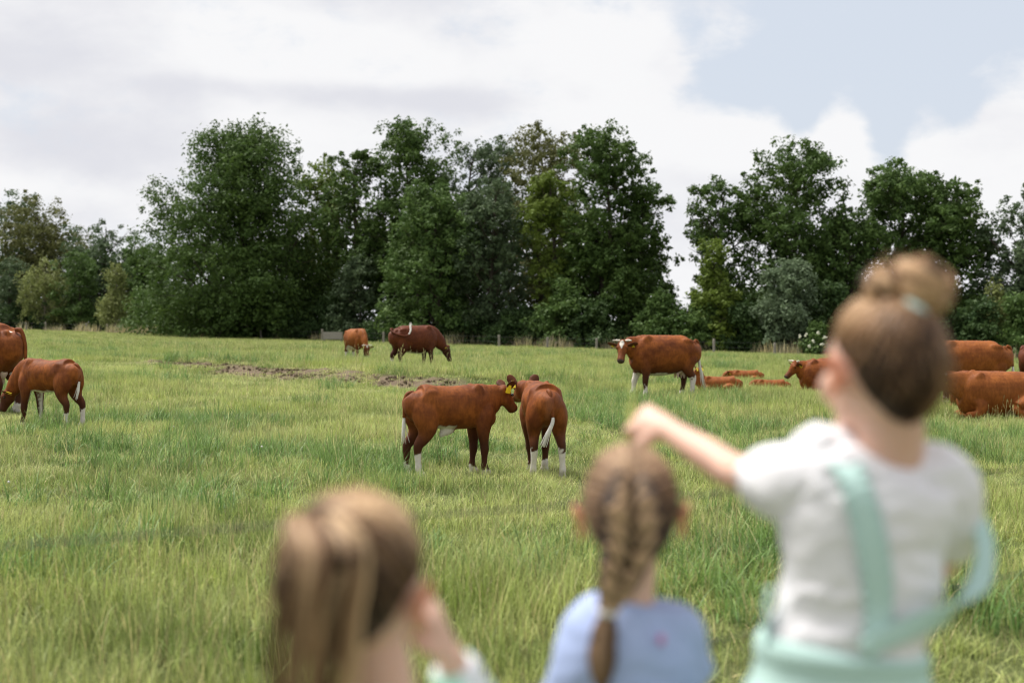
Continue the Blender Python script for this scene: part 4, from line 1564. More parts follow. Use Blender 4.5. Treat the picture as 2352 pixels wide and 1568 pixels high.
def strand_mesh(name, strands, mat, parent, w=.0016, n=4):
    V, Fs, B = [], [], []
    for (P, b, ww) in strands:
        P = np.asarray(P)
        v, f = loft(P, [(ww * q, ww * q * .7) for q in np.interp(np.linspace(0, 1, len(P)), [0, .1, .8, 1], [.5, 1, 1, .3])], (0.3, 0.2, 1), n, 1)
        o_ = len(V)
        V.extend(v)
        Fs.extend([tuple(i + o_ for i in q) for q in f])
        B += [b] * len(v)
    me = mesh_np(name, np.array(V), Fs, True, {'b': B})
    return link(name, me, mat, parent)


def swept_hair(H, goal, n, r, k0=1.035, bias=None, jitter=.03, name='hair', mat=None, root=None, goalfun=None, shade=0.0, w=.0026, wild=10):
    """locks combed over the skull from the hairline to the gathering point"""
    out = []
    for i in range(n):
        ph = r.uniform(-math.pi, math.pi)
        lo = float(hairline(ph))
        e = lo + (math.pi / 2 - lo) * (r.uniform(0, 1) ** 1.3) * .85
        a = hdir(ph, e)
        g = goalfun(ph, e, r) if goalfun else goal
        g = np.array(g) / np.linalg.norm(g)
        P = []
        L = 9
        lift = r.uniform(0, .03)
        for q in range(L + 1):
            t = q / L
            v = a * (1 - t) + g * t
            v = v / np.linalg.norm(v)
            v = v + r.normal(0, jitter * .22, 3)
            P.append(H.at(v, k0 + lift + .03 * math.sin(t * math.pi)))
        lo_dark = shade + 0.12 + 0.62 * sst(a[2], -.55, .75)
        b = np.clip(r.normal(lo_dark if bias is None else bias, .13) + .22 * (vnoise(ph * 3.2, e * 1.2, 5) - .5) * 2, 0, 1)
        out.append((P, b, w * r.uniform(.5, 1.3)))
    for i in range(wild):        # flyaway hairs
        ph = r.uniform(-1.6, 1.6)
        a = hdir(ph, r.uniform(-.2, 1.3))
        P = [H.at(a, 1.05 + .05 * t + .05 * t * t) + r.normal(0, .003, 3) + np.array([0, 0, -.01 * t * t]) for t in np.linspace(0, 1.6, 6)]
        out.append((P, .75, .0006))
    return strand_mesh(name, out, mat, root)


def hand(mb, wrist, dirv, palm_n, L=.12, curl=1.1, point=False, s=1.0, thumb_side=1):
    """palm, four unequal bent fingers and a thumb; dirv along the hand, palm_n the way the palm faces"""
    dirv = np.array(dirv, float) / np.linalg.norm(dirv)
    pn = np.array(palm_n, float)
    pn = pn - dirv * (pn @ dirv)
    pn /= np.linalg.norm(pn)
    sd = np.cross(dirv, pn) * thumb_side
    pl = L * .52
    c0 = np.array(wrist, float)
    mb.loft([c0 - dirv * .01, c0 + dirv * pl * .4, c0 + dirv * pl * .85, c0 + dirv * pl * 1.02], [(.019 * s, .013 * s), (.025 * s, .013 * s), (.027 * s, .011 * s), (.024 * s, .008 * s)], sd, 14, 3)
    lens = (.90, 1.0, .94, .74)
    for i, q in enumerate((1.5, .5, -.5, -1.5)):
        b = c0 + dirv * pl * .92 + sd * q * .0145 * s
        fl = L * .50 * lens[i]
        cu = curl if not (point and i == 0) else .12
        p = [b - dirv * .012, b]
        a = 0
        for seg, k in ((.45, .55), (.32, 1.0), (.23, .8)):
            a += cu * k
            p.append(p[-1] + (dirv * math.cos(a) + pn * math.sin(a)) * fl * seg)
        mb.loft(p, [.0068 * s, .0072 * s, .0066 * s, .006 * s, .0048 * s], sd, 10, 2)
    b = c0 + dirv * pl * .22 + sd * .020 * s
    t1 = b + (dirv * .7 + sd * .65 + pn * .35) * L * .20
    t2 = t1 + (dirv * .85 + sd * .0 + pn * .55) * L * .17
    t3 = t2 + (dirv * .7 - sd * .35 + pn * .6) * L * .12
    mb.loft([b - sd * .012, b, t1, t2, t3], [.009 * s, .0095 * s, .0085 * s, .0075 * s, .005 * s], pn, 10, 2)


def legs(mb, cx, cy, z0, zhip, w=.058, s=1.0):
    for sx in (-1, 1):
        x = cx + sx * w
        mb.loft([(x, cy, zhip + .03), (x, cy, zhip - .08), (x, cy + .005, z0 + (zhip - z0) * .5), (x, cy - .008, z0 + (zhip - z0) * .32), (x, cy, z0 + .07), (x, cy, z0 + .035)],
                [(.062 * s, .07 * s), (.058 * s, .062 * s), (.042 * s, .045 * s), (.040 * s, .046 * s), (.026 * s, .03 * s), (.028 * s, .034 * s)], (1, 0, 0), 14, 3)
        mb.loft([(x, cy - .035, z0 + .03), (x, cy + .02, z0 + .032), (x, cy + .10, z0 + .018), (x, cy + .125, z0 + .015)], [(.024, .026), (.03, .03), (.032, .016), (.018, .01)], (1, 0, 0), 12, 3)


def shoes(root, cx, cy, z0, w=.058):
    for sx in (-1, 1):
        x = cx + sx * w
        b = MB()
        b.loft([(x, cy - .045, z0 + .04), (x, cy + .0, z0 + .042), (x, cy + .08, z0 + .03), (x, cy + .14, z0 + .02)], [(.03, .035), (.037, .04), (.039, .028), (.02, .015)], (1, 0, 0), 14, 3)
        link('shoe', b.mesh('shoe'), M['shoe'], root)


def wrinkle(me, amp, fx, fz, seed, zlo=None, zhi=None):
    V = verts_of(me)
    nrm = np.empty(len(V) * 3, np.float32)
    me.vertices.foreach_get('normal', nrm)
    nrm = nrm.reshape(-1, 3)
    d_ = fbm(V[:, 0] * fx + V[:, 2] * fz * .5, V[:, 2] * fz - V[:, 0] * fx * .4 + V[:, 1] * fx, seed, 3)
    ridge = 1 - np.abs(d_ - .5) * 4
    put_verts(me, V + nrm * (amp * ridge)[:, None])


def finish(root, loc):
    """shift world-space part meshes so that they hang from the empty at the feet"""
    inv = Matrix.Translation(-Vector([float(v) for v in loc]))

    def rec(o):
        for c in o.children:
            if c.data is not None and not c.data.get('shifted'):
                c.data.transform(inv)
                c.data['shifted'] = 1
            rec(c)
    rec(root)


def girl_with_bun():
    d = 1.95
    r = np.random.default_rng(21)
    loc = (W(1975, 0, d)[0], d, float(ground_z(W(1975, 0, d)[0], d)))
    z0 = loc[2]
    root = empty('person', loc, 'tallest girl with a hair bun, white shirt and mint straps, one arm stretched out', 'person', PERSON_G)
    H = Head(W(2034, 834, 1.93), (.0715, .086, .0875), yaw=24, tilt=3)
    mb = MB()
    head_shape(mb, H)
    X = (1, 0, 0)
    mb.loft([W(2040, 900, 1.93), W(2045, 975, 1.935), W(2040, 1045, 1.95), W(2025, 1090, 1.96)], [(.045, .05), (.0465, .05), (.050, .050), (.066, .046)], X, 18, 4)
    mb.loft([W(2020, 1062, 1.96), W(2003, 1092, 1.96), W(1990, 1160, 1.955), W(1985, 1300, 1.95), W(1960, 1440, 1.95), W(1940, 1540, 1.95), W(1935, 1650, 1.95), (loc[0], d, z0 + .55)],
            [(.058, .040), (.095, .052), (.102, .068), (.094, .070), (.095, .072), (.104, .08), (.11, .085), (.085, .08)], X, 24, 4)
    # left arm stretched to the left and away
    sh = W(1818, 1102, 1.96)
    elb = W(1688, 1082, 2.12)
    wr = W(1532, 985, 2.27)
    mb.loft([W(1900, 1125, 1.955), sh, sh * .55 + elb * .45, elb, elb * .6 + wr * .4, wr], [(.032, .034), (.038, .042), (.031, .034), (.027, .03), (.0255, .028), (.018, .0195)], (0, 0, 1), 14, 4)
    hd = W(1462, 958, 2.32) - wr
    hand(mb, wr, hd, (0.15, .9, -.55), L=.125, curl=1.1, s=1.08, thumb_side=1)
    # right arm bent in front of the body
    sh2 = W(2140, 1115, 1.96)
    elb2 = W(2150, 1300, 2.08)
    wr2 = W(2040, 1290, 2.20)
    mb.loft([W(2070, 1130, 1.955), sh2, sh2 * .5 + elb2 * .5, elb2, elb2 * .5 + wr2 * .5, wr2], [(.032, .034), (.038, .042), (.031, .033), (.027, .029), (.025, .027), (.018, .0195)], (0, 1, 0.2), 14, 4)
    hand(mb, wr2, (-.8, .5, .25), (0, .3, -1), L=.12, curl=.7, thumb_side=-1)
    legs(mb, loc[0], d, z0, z0 + .58)
    me = remesh(mb, .0048, 3)
    body = link('body', me, M['skin'], root)
    ears(H, root, .030)
    face_parts(H, root)
    # shirt
    sb = MB()
    sb.loft([W(2028, 1040, 1.952), W(2018, 1058, 1.955), W(2002, 1086, 1.956), W(1992, 1135, 1.955), W(1988, 1200, 1.952), W(1984, 1300, 1.95), W(1958, 1420, 1.95), W(1938, 1500, 1.95), W(1935, 1530, 1.95)],
            [(.062, .056), (.088, .066), (.114, .074), (.119, .084), (.114, .086), (.106, .085), (.102, .083), (.107, .087), (.107, .087)], X, 30, 5)
    # left sleeve, right sleeve
    so1 = W(1756, 1096, 2.03)
    sb.loft([W(1905, 1118, 1.955), W(1850, 1112, 1.96), W(1815, 1112, 1.975), W(1785, 1104, 2.0), so1], [(.05, .058), (.052, .056), (.050, .052), (.047, .048), (.044, .043)], (0, 0, 1), 18, 4)
    sb.loft([W(2080, 1120, 1.955), W(2142, 1108, 1.96), W(2174, 1140, 1.965), W(2168, 1215, 1.985), W(2166, 1260, 2.005)], [(.045, .055), (.046, .05), (.044, .046), (.042, .043), (.041, .042)], (0, 1, 0), 18, 4)
    sm = remesh(sb, .0055, 5)
    wrinkle(sm, .0065, 9, 17, 5)
    wrinkle(sm, .0025, 24, 40, 15)
    link('shirt', sm, M['white_shirt'], root)
    # pinafore: skirt, apron edge, straps
    kb = MB()
    kb.loft([W(1938, 1478, 1.95), W(1936, 1500, 1.95), W(1934, 1560, 1.95), W(1934, 1680, 1.95), (loc[0] - .01, d, z0 + .36), (loc[0] - .01, d, z0 + .33)], [(.113, .092), (.117, .096), (.122, .10), (.145, .12), (.19, .165), (.19, .165)], X, 40, 4)
    kv = np.array(kb.v)
    ang = np.arctan2(kv[:, 1] - d, kv[:, 0] - kv[:, 0].mean())
    drop = np.clip((W(0, 1500, 1.95)[2] - kv[:, 2]) / .3, 0, 1)
    kv[:, :2] += (np.stack([np.cos(ang), np.sin(ang)], 1) * (.012 * drop * np.sin(ang * 13))[:, None])
    kb.v = [tuple(v) for v in kv]
    link('skirt', kb.mesh('skirt'), M['mint'], root)
    wb = MB()
    wb.loft([W(1938, 1474, 1.95), W(1936, 1490, 1.95), W(1935, 1512, 1.95)], [(.113, .0915), (.1195, .0985), (.1195, .0985)], X, 40, 3)
    link('waistband', wb.mesh('waistband'), M['mint'], root)

    def strap(pts, wd, nm, sidev, amp=.004, freq=60, th=.0022):
        P = catmull(np.array(pts), 10)
        Wd = np.interp(np.linspace(0, 1, len(P)), np.linspace(0, 1, len(wd)), wd)
        Sd = catmull(np.array(sidev, float), int((len(P) - 1) / (len(sidev) - 1)) + 1)
        Sd = np.stack([np.interp(np.linspace(0, 1, len(P)), np.linspace(0, 1, len(Sd)), Sd[:, k]) for k in range(3)], 1)
        T = np.gradient(P, axis=0)
        T /= np.linalg.norm(T, axis=1, keepdims=True)
        Sd -= T * (Sd * T).sum(1, keepdims=True)
        Sd /= np.linalg.norm(Sd, axis=1, keepdims=True)
        Nn = np.cross(T, Sd)
        cols = np.linspace(-1, 1, 7)
        top, bot = [], []
        arc = np.concatenate([[0], np.cumsum(np.linalg.norm(np.diff(P, axis=0), axis=1))])
        for i in range(len(P)):
            for c in cols:
                ruff = amp * math.sin(arc[i] * freq * 6.28 + c) * abs(c) ** 2
                p = P[i] + Sd[i] * c * Wd[i] + Nn[i] * ruff
                top.append(p + Nn[i] * th)
                bot.append(p - Nn[i] * th)
        m_ = len(cols)
        Fs = []
        o_ = len(top)
        for i in range(len(P) - 1):
            for j in range(m_ - 1):
                a = i * m_ + j
                Fs.append((a, a + 1, a + m_ + 1, a + m_))
                Fs.append((o_ + a, o_ + a + m_, o_ + a + m_ + 1, o_ + a + 1))
            a = i * m_
            Fs.append((a, a + m_, o_ + a + m_, o_ + a))
            b = a + m_ - 1
            Fs.append((b, o_ + b, o_ + b + m_, b + m_))
        e = (len(P) - 1) * m_
        for j in range(m_ - 1):
            Fs.append((j, o_ + j, o_ + j + 1, j + 1))
            Fs.append((e + j, e + j + 1, o_ + e + j + 1, o_ + e + j))
        return link(nm, mesh_np(nm, np.array(top + bot), Fs, True), M['mint'], root)
    strap([W(1925, 1075, 2.02), W(1928, 1036, 1.965), W(1942, 1062, 1.895), W(1968, 1120, 1.862), W(1995, 1210, 1.853), W(2014, 1310, 1.853), W(2020, 1400, 1.856), W(2018, 1490, 1.848)],
          [.018, .019, .020, .020, .021, .021, .019, .018], 'strap', [(1, 0, 0)] * 3, .007, 55)
    strap([W(2165, 1205, 2.03), W(2215, 1165, 2.0), W(2250, 1200, 1.95), W(2266, 1270, 1.91), W(2245, 1350, 1.885), W(2185, 1405, 1.865), W(2100, 1440, 1.85), W(2030, 1470, 1.846), W(1985, 1500, 1.845)],
          [.012, .012, .011, .012, .016, .018, .015, .014, .014], 'strap', [(0, .2, 1), (1, -.3, .1), (.9, -.3, .5), (.5, 0, 1), (.3, 0, 1)], .003, 45)
    strap([W(1768, 1350, 1.93), W(1762, 1410, 1.93), W(1768, 1490, 1.93)], [.012, .016, .018], 'apron_edge', [(.3, 1, 0)] * 2, .003, 40)
    # hair
    hair = hair_cap(H, root, 1.04)
    goal = np.array((.10, -.42, .92))
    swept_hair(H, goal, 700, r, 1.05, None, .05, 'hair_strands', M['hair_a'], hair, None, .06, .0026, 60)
    bc = W(2081, 672, 1.915)
    bb = MB()
    bb.ball(bc + np.array((.020, 0, .004)), (.034, .032, .038), 16)
    bb.ball(bc + np.array((-.028, 0, .002)), (.022, .025, .025), 16)
    bb.loft([W(2068, 745, 1.92), W(2075, 715, 1.915), W(2082, 690, 1.915)], [.030, .026, .030], X, 14, 3)
    bun = link('hair_bun', remesh(bb, .004, 2), M['hair_cap'], root)
    st = []
    for lk in range(22):
        two = lk % 5 < 3
        c = bc + (np.array((.020, 0, .004)) if two else np.array((-.028, 0, .002)))
        R_ = (.038 if two else .028) * r.uniform(.95, 1.22)
        ax = r.normal(0, 1, 3) + np.array([0, -1.0, .5])
        ax /= np.linalg.norm(ax)
        u = np.cross(ax, (0.3, .2, 1))
        u /= np.linalg.norm(u)
        v = np.cross(ax, u)
        h0 = r.uniform(-.75, .75)
        a0 = r.uniform(0, 6.28)
        ln = r.uniform(1.6, 3.4)
        lb = r.choice([.0, .5, .8, 1.0])
        for q in range(26):
            hh = np.clip(h0 + r.normal(0, .10), -.95, .95)
            rr = R_ * math.sqrt(1 - hh * hh) * r.uniform(.96, 1.06)
            a1 = a0 + r.normal(0, .15)
            P = [c + ax * hh * R_ * .95 + (u * math.cos(a1 + ln * t) + v * math.sin(a1 + ln * t)) * rr * (1 + .06 * math.sin(6 * t + lk)) for t in np.linspace(0, 1, 10)]
            st.append((P, np.clip(lb + r.normal(0, .09), 0, 1), .0026 * r.uniform(.5, 1.2)))
    for i in range(40):        # loose hairs round the bun
        a = r.uniform(0, 6.28)
        o_ = np.array((math.cos(a), r.normal(0, .4), math.sin(a)))
        P = [bc + o_ * (.040 + .026 * t) + np.array((0, 0, -.01 * t * t)) + r.normal(0, .002, 3) for t in np.linspace(0, 1, 5)]
        st.append((P, .8, .0006))
    for i in range(60):
        P = []
        a = r.uniform(-1.9, 1.9)
        base = H.at((.10 + .22 * math.sin(a), -.42 - .2 * math.cos(a), .90), 1.05)
        top = bc + np.array((.02 * math.sin(a), -.02 * math.cos(a), -.03))
        for t in np.linspace(0, 1, 6):
            P.append(base * (1 - t) + top * t + r.normal(0, .0015, 3))
        st.append((P, np.clip(r.normal(.55, .2), 0, 1), .003))
    strand_mesh('hair_strands', st, M['hair_a'], bun)
    tb = MB()
    cen = W(2104, 712, 1.889)
    tp = [cen + np.array((.0135 * math.cos(a), .013 * math.sin(a), -.009 * math.cos(a))) for a in np.linspace(0, 2 * math.pi, 25)]
    tb.loft(tp, [.0062 + .0012 * math.sin(i * 2.2) for i in range(25)], (0, 0, 1), 10, 2)
    link('hair_tie', tb.mesh('hair_tie'), M['mint'], root)
    shoes(root, loc[0], d, z0)
    finish(root, loc)
    # a grass blade held in the fist
    gb = MB()
    a = W(1452, 885, 2.33)
    b = W(1443, 1012, 2.31)
    gb.loft([a, a * .66 + b * .34 + np.array((.002, 0, 0)), a * .3 + b * .7, b], [(.0012, .0006), (.0034, .0008), (.004, .0009), (.0025, .0008)], (1, 0, 0), 6, 4)
    me = gb.mesh('grass_blade')
    attr(me, 'b', np.full(len(me.vertices), .4))
    attr(me, 't', np.full(len(me.vertices), .4))
    g = link('grass_blade', me, M['grass'])
    set_props(g, 'single green grass blade held in the fist of the tallest girl', 'grass blade')


girl_with_bun()


def girl_with_braid():
    d = 2.13
    r = np.random.default_rng(22)
    cx = W(1440, 0, d)[0]
    loc = (cx, d, float(ground_z(cx, d)))
    z0 = loc[2]
    root = empty('person', loc, 'girl with a plaited braid and a blue shirt standing in the middle', 'person', PERSON_G)
    H = Head(W(1450, 1166, d), (.0685, .085, .0875), yaw=-3, tilt=-2)
    X = (1, 0, 0)
    mb = MB()
    head_shape(mb, H)
    mb.loft([W(1448, 1260, d), W(1442, 1330, d), W(1436, 1395, d), W(1436, 1440, d)], [(.042, .047), (.0425, .046), (.046, .048), (.07, .05)], X, 18, 4)
    T1 = np.array((1, 0, .22))
    T1 /= np.linalg.norm(T1)
    mb.loft([W(1450, 1400, d), W(1440, 1440, d), W(1436, 1500, d), W(1440, 1600, d), W(1440, 1720, d), (cx, d, z0 + .50), (cx, d, z0 + .42)],
            [(.05, .045), (.074, .056), (.092, .066), (.098, .07), (.092, .068), (.10, .075), (.08, .07)], [T1, T1, T1, X, X, X, X], 22, 4)
    for s, (a, b, c) in ((-1, ((1350, 1535, d), (1290, 1690, d + .03), (1330, 1700, d + .19))), (1, ((1545, 1455, d), (1590, 1610, d + .03), (1530, 1640, d + .19)))):
        A, B_, C_ = W(*a), W(*b), W(*c)
        mb.loft([A * .6 + W(1440, 1480, d) * .4, A, A * .5 + B_ * .5, B_, B_ * .5 + C_ * .5, C_], [(.036, .04), (.035, .038), (.028, .03), (.025, .027), (.023, .025), (.017, .018)], (0, 1, .2), 14, 4)
        hand(mb, C_, (-s * .35, .8, .1), (0, 0, -1), L=.105, curl=.8, s=.92, thumb_side=-s)
    legs(mb, cx, d, z0, z0 + .46, .052, .9)
    link('body', remesh(mb, .0048, 3), M['skin'], root)
    ears(H, root, .029)
    face_parts(H, root)
    sb = MB()
    sb.loft([W(1462, 1382, d), W(1458, 1396, d), W(1448, 1425, d), W(1440, 1470, d), W(1438, 1540, d), W(1440, 1640, d), W(1440, 1740, d), W(1440, 1780, d)],
            [(.048, .05), (.060, .058), (.082, .068), (.102, .078), (.110, .082), (.108, .082), (.108, .084), (.108, .084)], [T1 * 1.0, T1, T1, T1, T1, X, X, X], 28, 4)
    for a, b in (((1348, 1525, d), (1300, 1620, d + .02)), ((1540, 1450, d), (1580, 1560, d + .02))):
        A, B_ = W(*a), W(*b)
        C0 = W(1440, 1475, d)
        sb.loft([A * .4 + C0 * .6, A, A * .5 + B_ * .5, B_], [(.045, .055), (.042, .048), (.040, .042), (.040, .042)], (0, 1, .2), 18, 4)
    sm = remesh(sb, .0055, 5)
    wrinkle(sm, .005, 9, 15, 8)
    shirt = link('shirt', sm, M['blue'], root)
    pb = MB()
    pb.ball(W(1520, 1470, d - .079), (.006, .006, .009), 10)
    link('pink_patch', pb.mesh('pink_patch'), M['pink'], shirt)
    hair = hair_cap(H, root, 1.035)

    def goal(ph, e, rr):
        # join the plait on the mid line: high roots join high, low roots join low
        z = np.clip(math.sin(e) * 1.0 + .02, -.72, .62)
        z = min(z, .55)
        return np.array((0.0 + rr.normal(0, .05), -math.sqrt(max(0, 1 - z * z)), z - .12))
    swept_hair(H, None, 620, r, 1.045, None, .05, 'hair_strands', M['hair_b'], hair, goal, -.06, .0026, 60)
    # the plait: paired slanted lobes down the back of the head, then hanging free
    path = catmull(np.array([H.at((0.0, -.86, .50), 1.08), H.at((-.02, -1.0, .1), 1.12), H.at((-.06, -.93, -.38), 1.16), W(1424, 1330, d - .085), W(1408, 1372, d - .080), W(1397, 1402, d - .082)]), 5)
    pb = MB()
    st = []
    n = 20
    for i in range(n):
        t = i / (n - 1)
        p = np.array([np.interp(t, np.linspace(0, 1, len(path)), path[:, k]) for k in range(3)])
        wd = float(np.interp(t, [0, .2, .5, .75, 1], [.022, .035, .031, .019, .011]))
        s = 1 if i % 2 else -1
        c = p + np.array((s * wd * .58, -.006, 0))
        ang = s * .6
        Mx = np.array([[math.cos(ang), 0, math.sin(ang)], [0, 1, 0], [-math.sin(ang), 0, math.cos(ang)]])
        pb.ball(c, (wd * .62, wd * .55, wd * .92), 12, a=0, M=Mx)
        for k in range(16):
            o_ = r.uniform(-.50, .50)
            base_b = np.clip(r.normal(.92, .10), 0, 1)
            P = []
            for q in np.linspace(-.52, .52, 6):
                rad = math.sqrt(max(0, 1 - q * q * .9))
                th = o_ * 1.3
                lp = np.array((math.sin(th) * wd * .64 * rad, -math.cos(th) * wd * .58 * rad, q * wd * .92))
                P.append(c + Mx @ lp)
            st.append((P, base_b, .0018))
    plait = link('braid', pb.mesh('braid'), M['hair_cap'], root)
    strand_mesh('hair_strands', st, M['hair_b'], plait)
    # tuft under the tie
    st = []
    for i in range(120):
        a = r.uniform(0, 6.28)
        q = math.sqrt(r.uniform(0, 1))
        ox, oy = math.cos(a) * q, math.sin(a) * q
        P = []
        for t in np.linspace(0, 1, 7):
            c = np.array([np.interp(t, [0, .5, 1], [W(1396, 1404, d - .08)[k], W(1384, 1480, d - .09)[k], W(1382, 1585, d - .095)[k]]) for k in range(3)])
            ww = float(np.interp(t, [0, .3, .75, 1], [.008, .017, .020, .006]))
            P.append(c + np.array((ox * ww, oy * ww * .7, 0)))
        st.append((P, np.clip(r.normal(.5, .2), 0, 1), .0022))
    strand_mesh('braid_end', st, M['hair_b'], root)
    tb = MB()
    cen = W(1396, 1404, d - .081)
    tb.loft([cen + np.array((.0105 * math.cos(a), .0105 * math.sin(a), .002 * math.sin(a))) for a in np.linspace(0, 6.283, 17)], [.0058] * 17, (0, 0, 1), 8, 2)
    link('hair_tie', tb.mesh('hair_tie'), M['tie_white'], root)
    tr = MB()
    tr.loft([(cx, d, z0 + .56), (cx, d, z0 + .48), (cx, d, z0 + .42)], [(.105, .082), (.112, .09), (.10, .08)], X, 20, 3)
    for s in (-1, 1):
        tr.loft([(cx + s * .052, d, z0 + .47), (cx + s * .055, d, z0 + .3), (cx + s * .055, d, z0 + .1)], [(.062, .07), (.05, .055), (.038, .042)], X, 16, 3)
    link('trousers', remesh(tr, .008, 3), M['denim'], root)
    shoes(root, cx, d, z0, .054)
    finish(root, loc)


girl_with_braid()


from_picture = W


def girl_with_ponytail(W=lambda px, py, d: from_picture(px - 14, py + 18, d)):
    d = 1.58
    r = np.random.default_rng(23)
    cx = W(860, 0, d)[0]
    loc = (cx, d, float(ground_z(cx, d)))
    z0 = loc[2]
    root = empty('person', loc, 'girl with a long blond streaked ponytail, one hand raised to her face', 'person', PERSON_G)
    H = Head(W(822, 1312, d), (.077, .089, .090), yaw=-22, tilt=4)
    X = (1, 0, 0)
    mb = MB()
    head_shape(mb, H)
    mb.loft([W(850, 1430, d), W(870, 1510, d), W(880, 1600, d), W(880, 1660, d)], [(.042, .046), (.043, .047), (.048, .05), (.08, .055)], X, 18, 4)
    mb.loft([W(880, 1610, d), W(880, 1660, d), W(878, 1740, d), W(876, 1900, d), (cx, d, z0 + .58), (cx, d, z0 + .48), (cx, d, z0 + .40)],
            [(.06, .05), (.105, .062), (.11, .07), (.10, .072), (.095, .07), (.10, .076), (.08, .07)], X, 22, 4)
    # right arm lifted, hand at the face
    A, B_, C_ = W(1085, 1710, d), W(1140, 1680, d + .17), W(1042, 1482, d + .11)
    mb.loft([W(980, 1700, d), A, A * .5 + B_ * .5, B_, B_ * .55 + C_ * .45, C_], [(.036, .04), (.036, .038), (.03, .032), (.026, .028), (.024, .026), (.0185, .02)], (0.2, 0, 1), 14, 4)
    hand(mb, C_, W(1000, 1385, d + .10) - C_, (-1, .2, .1), L=.105, curl=.55, s=.95, thumb_side=1)
    A, B_, C_ = W(690, 1720, d), W(640, 1960, d + .01), W(700, 2050, d + .16)
    mb.loft([W(790, 1700, d), A, A * .5 + B_ * .5, B_, B_ * .5 + C_ * .5, C_], [(.036, .04), (.035, .038), (.028, .03), (.025, .027), (.023, .025), (.017, .018)], (0, 1, .2), 14, 4)
    hand(mb, C_, (.2, .8, -.2), (0, 0, -1), L=.105, curl=.8, s=.92, thumb_side=1)
    legs(mb, cx, d, z0, z0 + .45, .052, .9)
    link('body', remesh(mb, .0048, 3), M['skin'], root)
    ears(H, root, .030)
    face_parts(H, root)
    sb = MB()
    sb.loft([W(880, 1618, d), W(880, 1635, d), W(880, 1672, d), W(878, 1760, d), W(876, 1900, d), (cx, d, z0 + .58), (cx, d, z0 + .53)], [(.056, .052), (.082, .06), (.112, .07), (.12, .082), (.11, .082), (.108, .082), (.11, .085)], X, 28, 4)
    A, B_, C_ = W(1085, 1710, d), W(1140, 1680, d + .17), W(1052, 1514, d + .118)
    sb.loft([W(960, 1710, d), A, A * .5 + B_ * .5, B_, B_ * .5 + C_ * .5, C_], [(.05, .055), (.048, .05), (.041, .043), (.036, .039), (.032, .034), (.029, .030)], (0.2, 0, 1), 18, 4)
    A, B_ = W(690, 1720, d), W(645, 1930, d + .01)
    sb.loft([W(800, 1710, d), A, A * .5 + B_ * .5, B_], [(.05, .055), (.047, .05), (.04, .042), (.036, .038)], (0, 1, .2), 18, 4)
    sm = remesh(sb, .0055, 4)
    wrinkle(sm, .003, 22, 28, 11)
    link('shirt', sm, M['print'], root)
    hair = hair_cap(H, root, 1.035)
    goal = np.array((-.12, -.66, .74))
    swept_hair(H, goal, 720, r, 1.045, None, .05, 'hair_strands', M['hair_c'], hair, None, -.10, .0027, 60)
    # ponytail
    g0 = H.at(goal / np.linalg.norm(goal), 1.08)
    st = []
    lock = [r.choice([.0, .3, .55, .95]) for _ in range(14)]
    for i in range(620):
        a = r.uniform(0, 2 * math.pi)
        q = math.sqrt(r.uniform(0, 1))
        ox, oy = math.cos(a) * q, math.sin(a) * q
        k = int((ox * .5 + .5) * 13.99)
        b = np.clip(.22 + .78 * lock[k] + r.normal(0, .10), 0, 1)
        P = []
        c1 = W(770, 1250, d - .125)
        c2 = W(742, 1390, d - .125)
        c3 = W(722, 1560, d - .115)
        c4 = W(712, 1720, d - .11)
        C = catmull(np.array([g0, g0 + np.array((-.004, -.022, .004)), c1, c2, c3, c4]), 3)
        for j, c in enumerate(C):
            t = j / (len(C) - 1)
            ww = float(np.interp(t, [0, .12, .35, .7, 1], [.012, .016, .040, .047, .030]))
            P.append(c + np.array((ox * ww, oy * ww * .55, 0)) + np.array((.006 * math.sin(t * 7 + lock[k] * 6), 0, 0)))
        st.append((P, b, .0026 * r.uniform(.6, 1.25)))
    # one loose golden lock on the right of the tail
    for i in range(50):
        o_ = r.normal(0, .004, 3)
        P = catmull(np.array([g0 + np.array((.01, -.012, 0)), W(828, 1215, d - .12), W(846, 1290, d - .122), W(828, 1400, d - .125), W(822, 1500, d - .125), W(815, 1640, d - .12)]), 3) + o_
        st.append((P, np.clip(r.normal(.92, .08), 0, 1), .0026))
    strand_mesh('ponytail', st, M['hair_c'], root)
    tb = MB()
    tn = np.array((-.1, -.75, .35))
    tb.loft([g0 + np.array((.0155 * math.cos(a), -.010 + .006 * math.sin(a), .014 * math.sin(a))) for a in np.linspace(0, 6.283, 17)], [.0045] * 17, (0, 1, 0), 8, 2)
    link('hair_tie', tb.mesh('hair_tie'), M['hair_cap'], root)
    tr = MB()
    tr.loft([(cx, d, z0 + .55), (cx, d, z0 + .46), (cx, d, z0 + .40)], [(.105, .082), (.112, .09), (.10, .08)], X, 20, 3)
    for s in (-1, 1):
        tr.loft([(cx + s * .052, d, z0 + .46), (cx + s * .055, d, z0 + .3), (cx + s * .055, d, z0 + .1)], [(.062, .07), (.05, .055), (.038, .042)], X, 16, 3)
    link('trousers', remesh(tr, .008, 3), M['denim'], root)
    shoes(root, cx, d, z0, .054)
    finish(root, loc)


girl_with_ponytail()


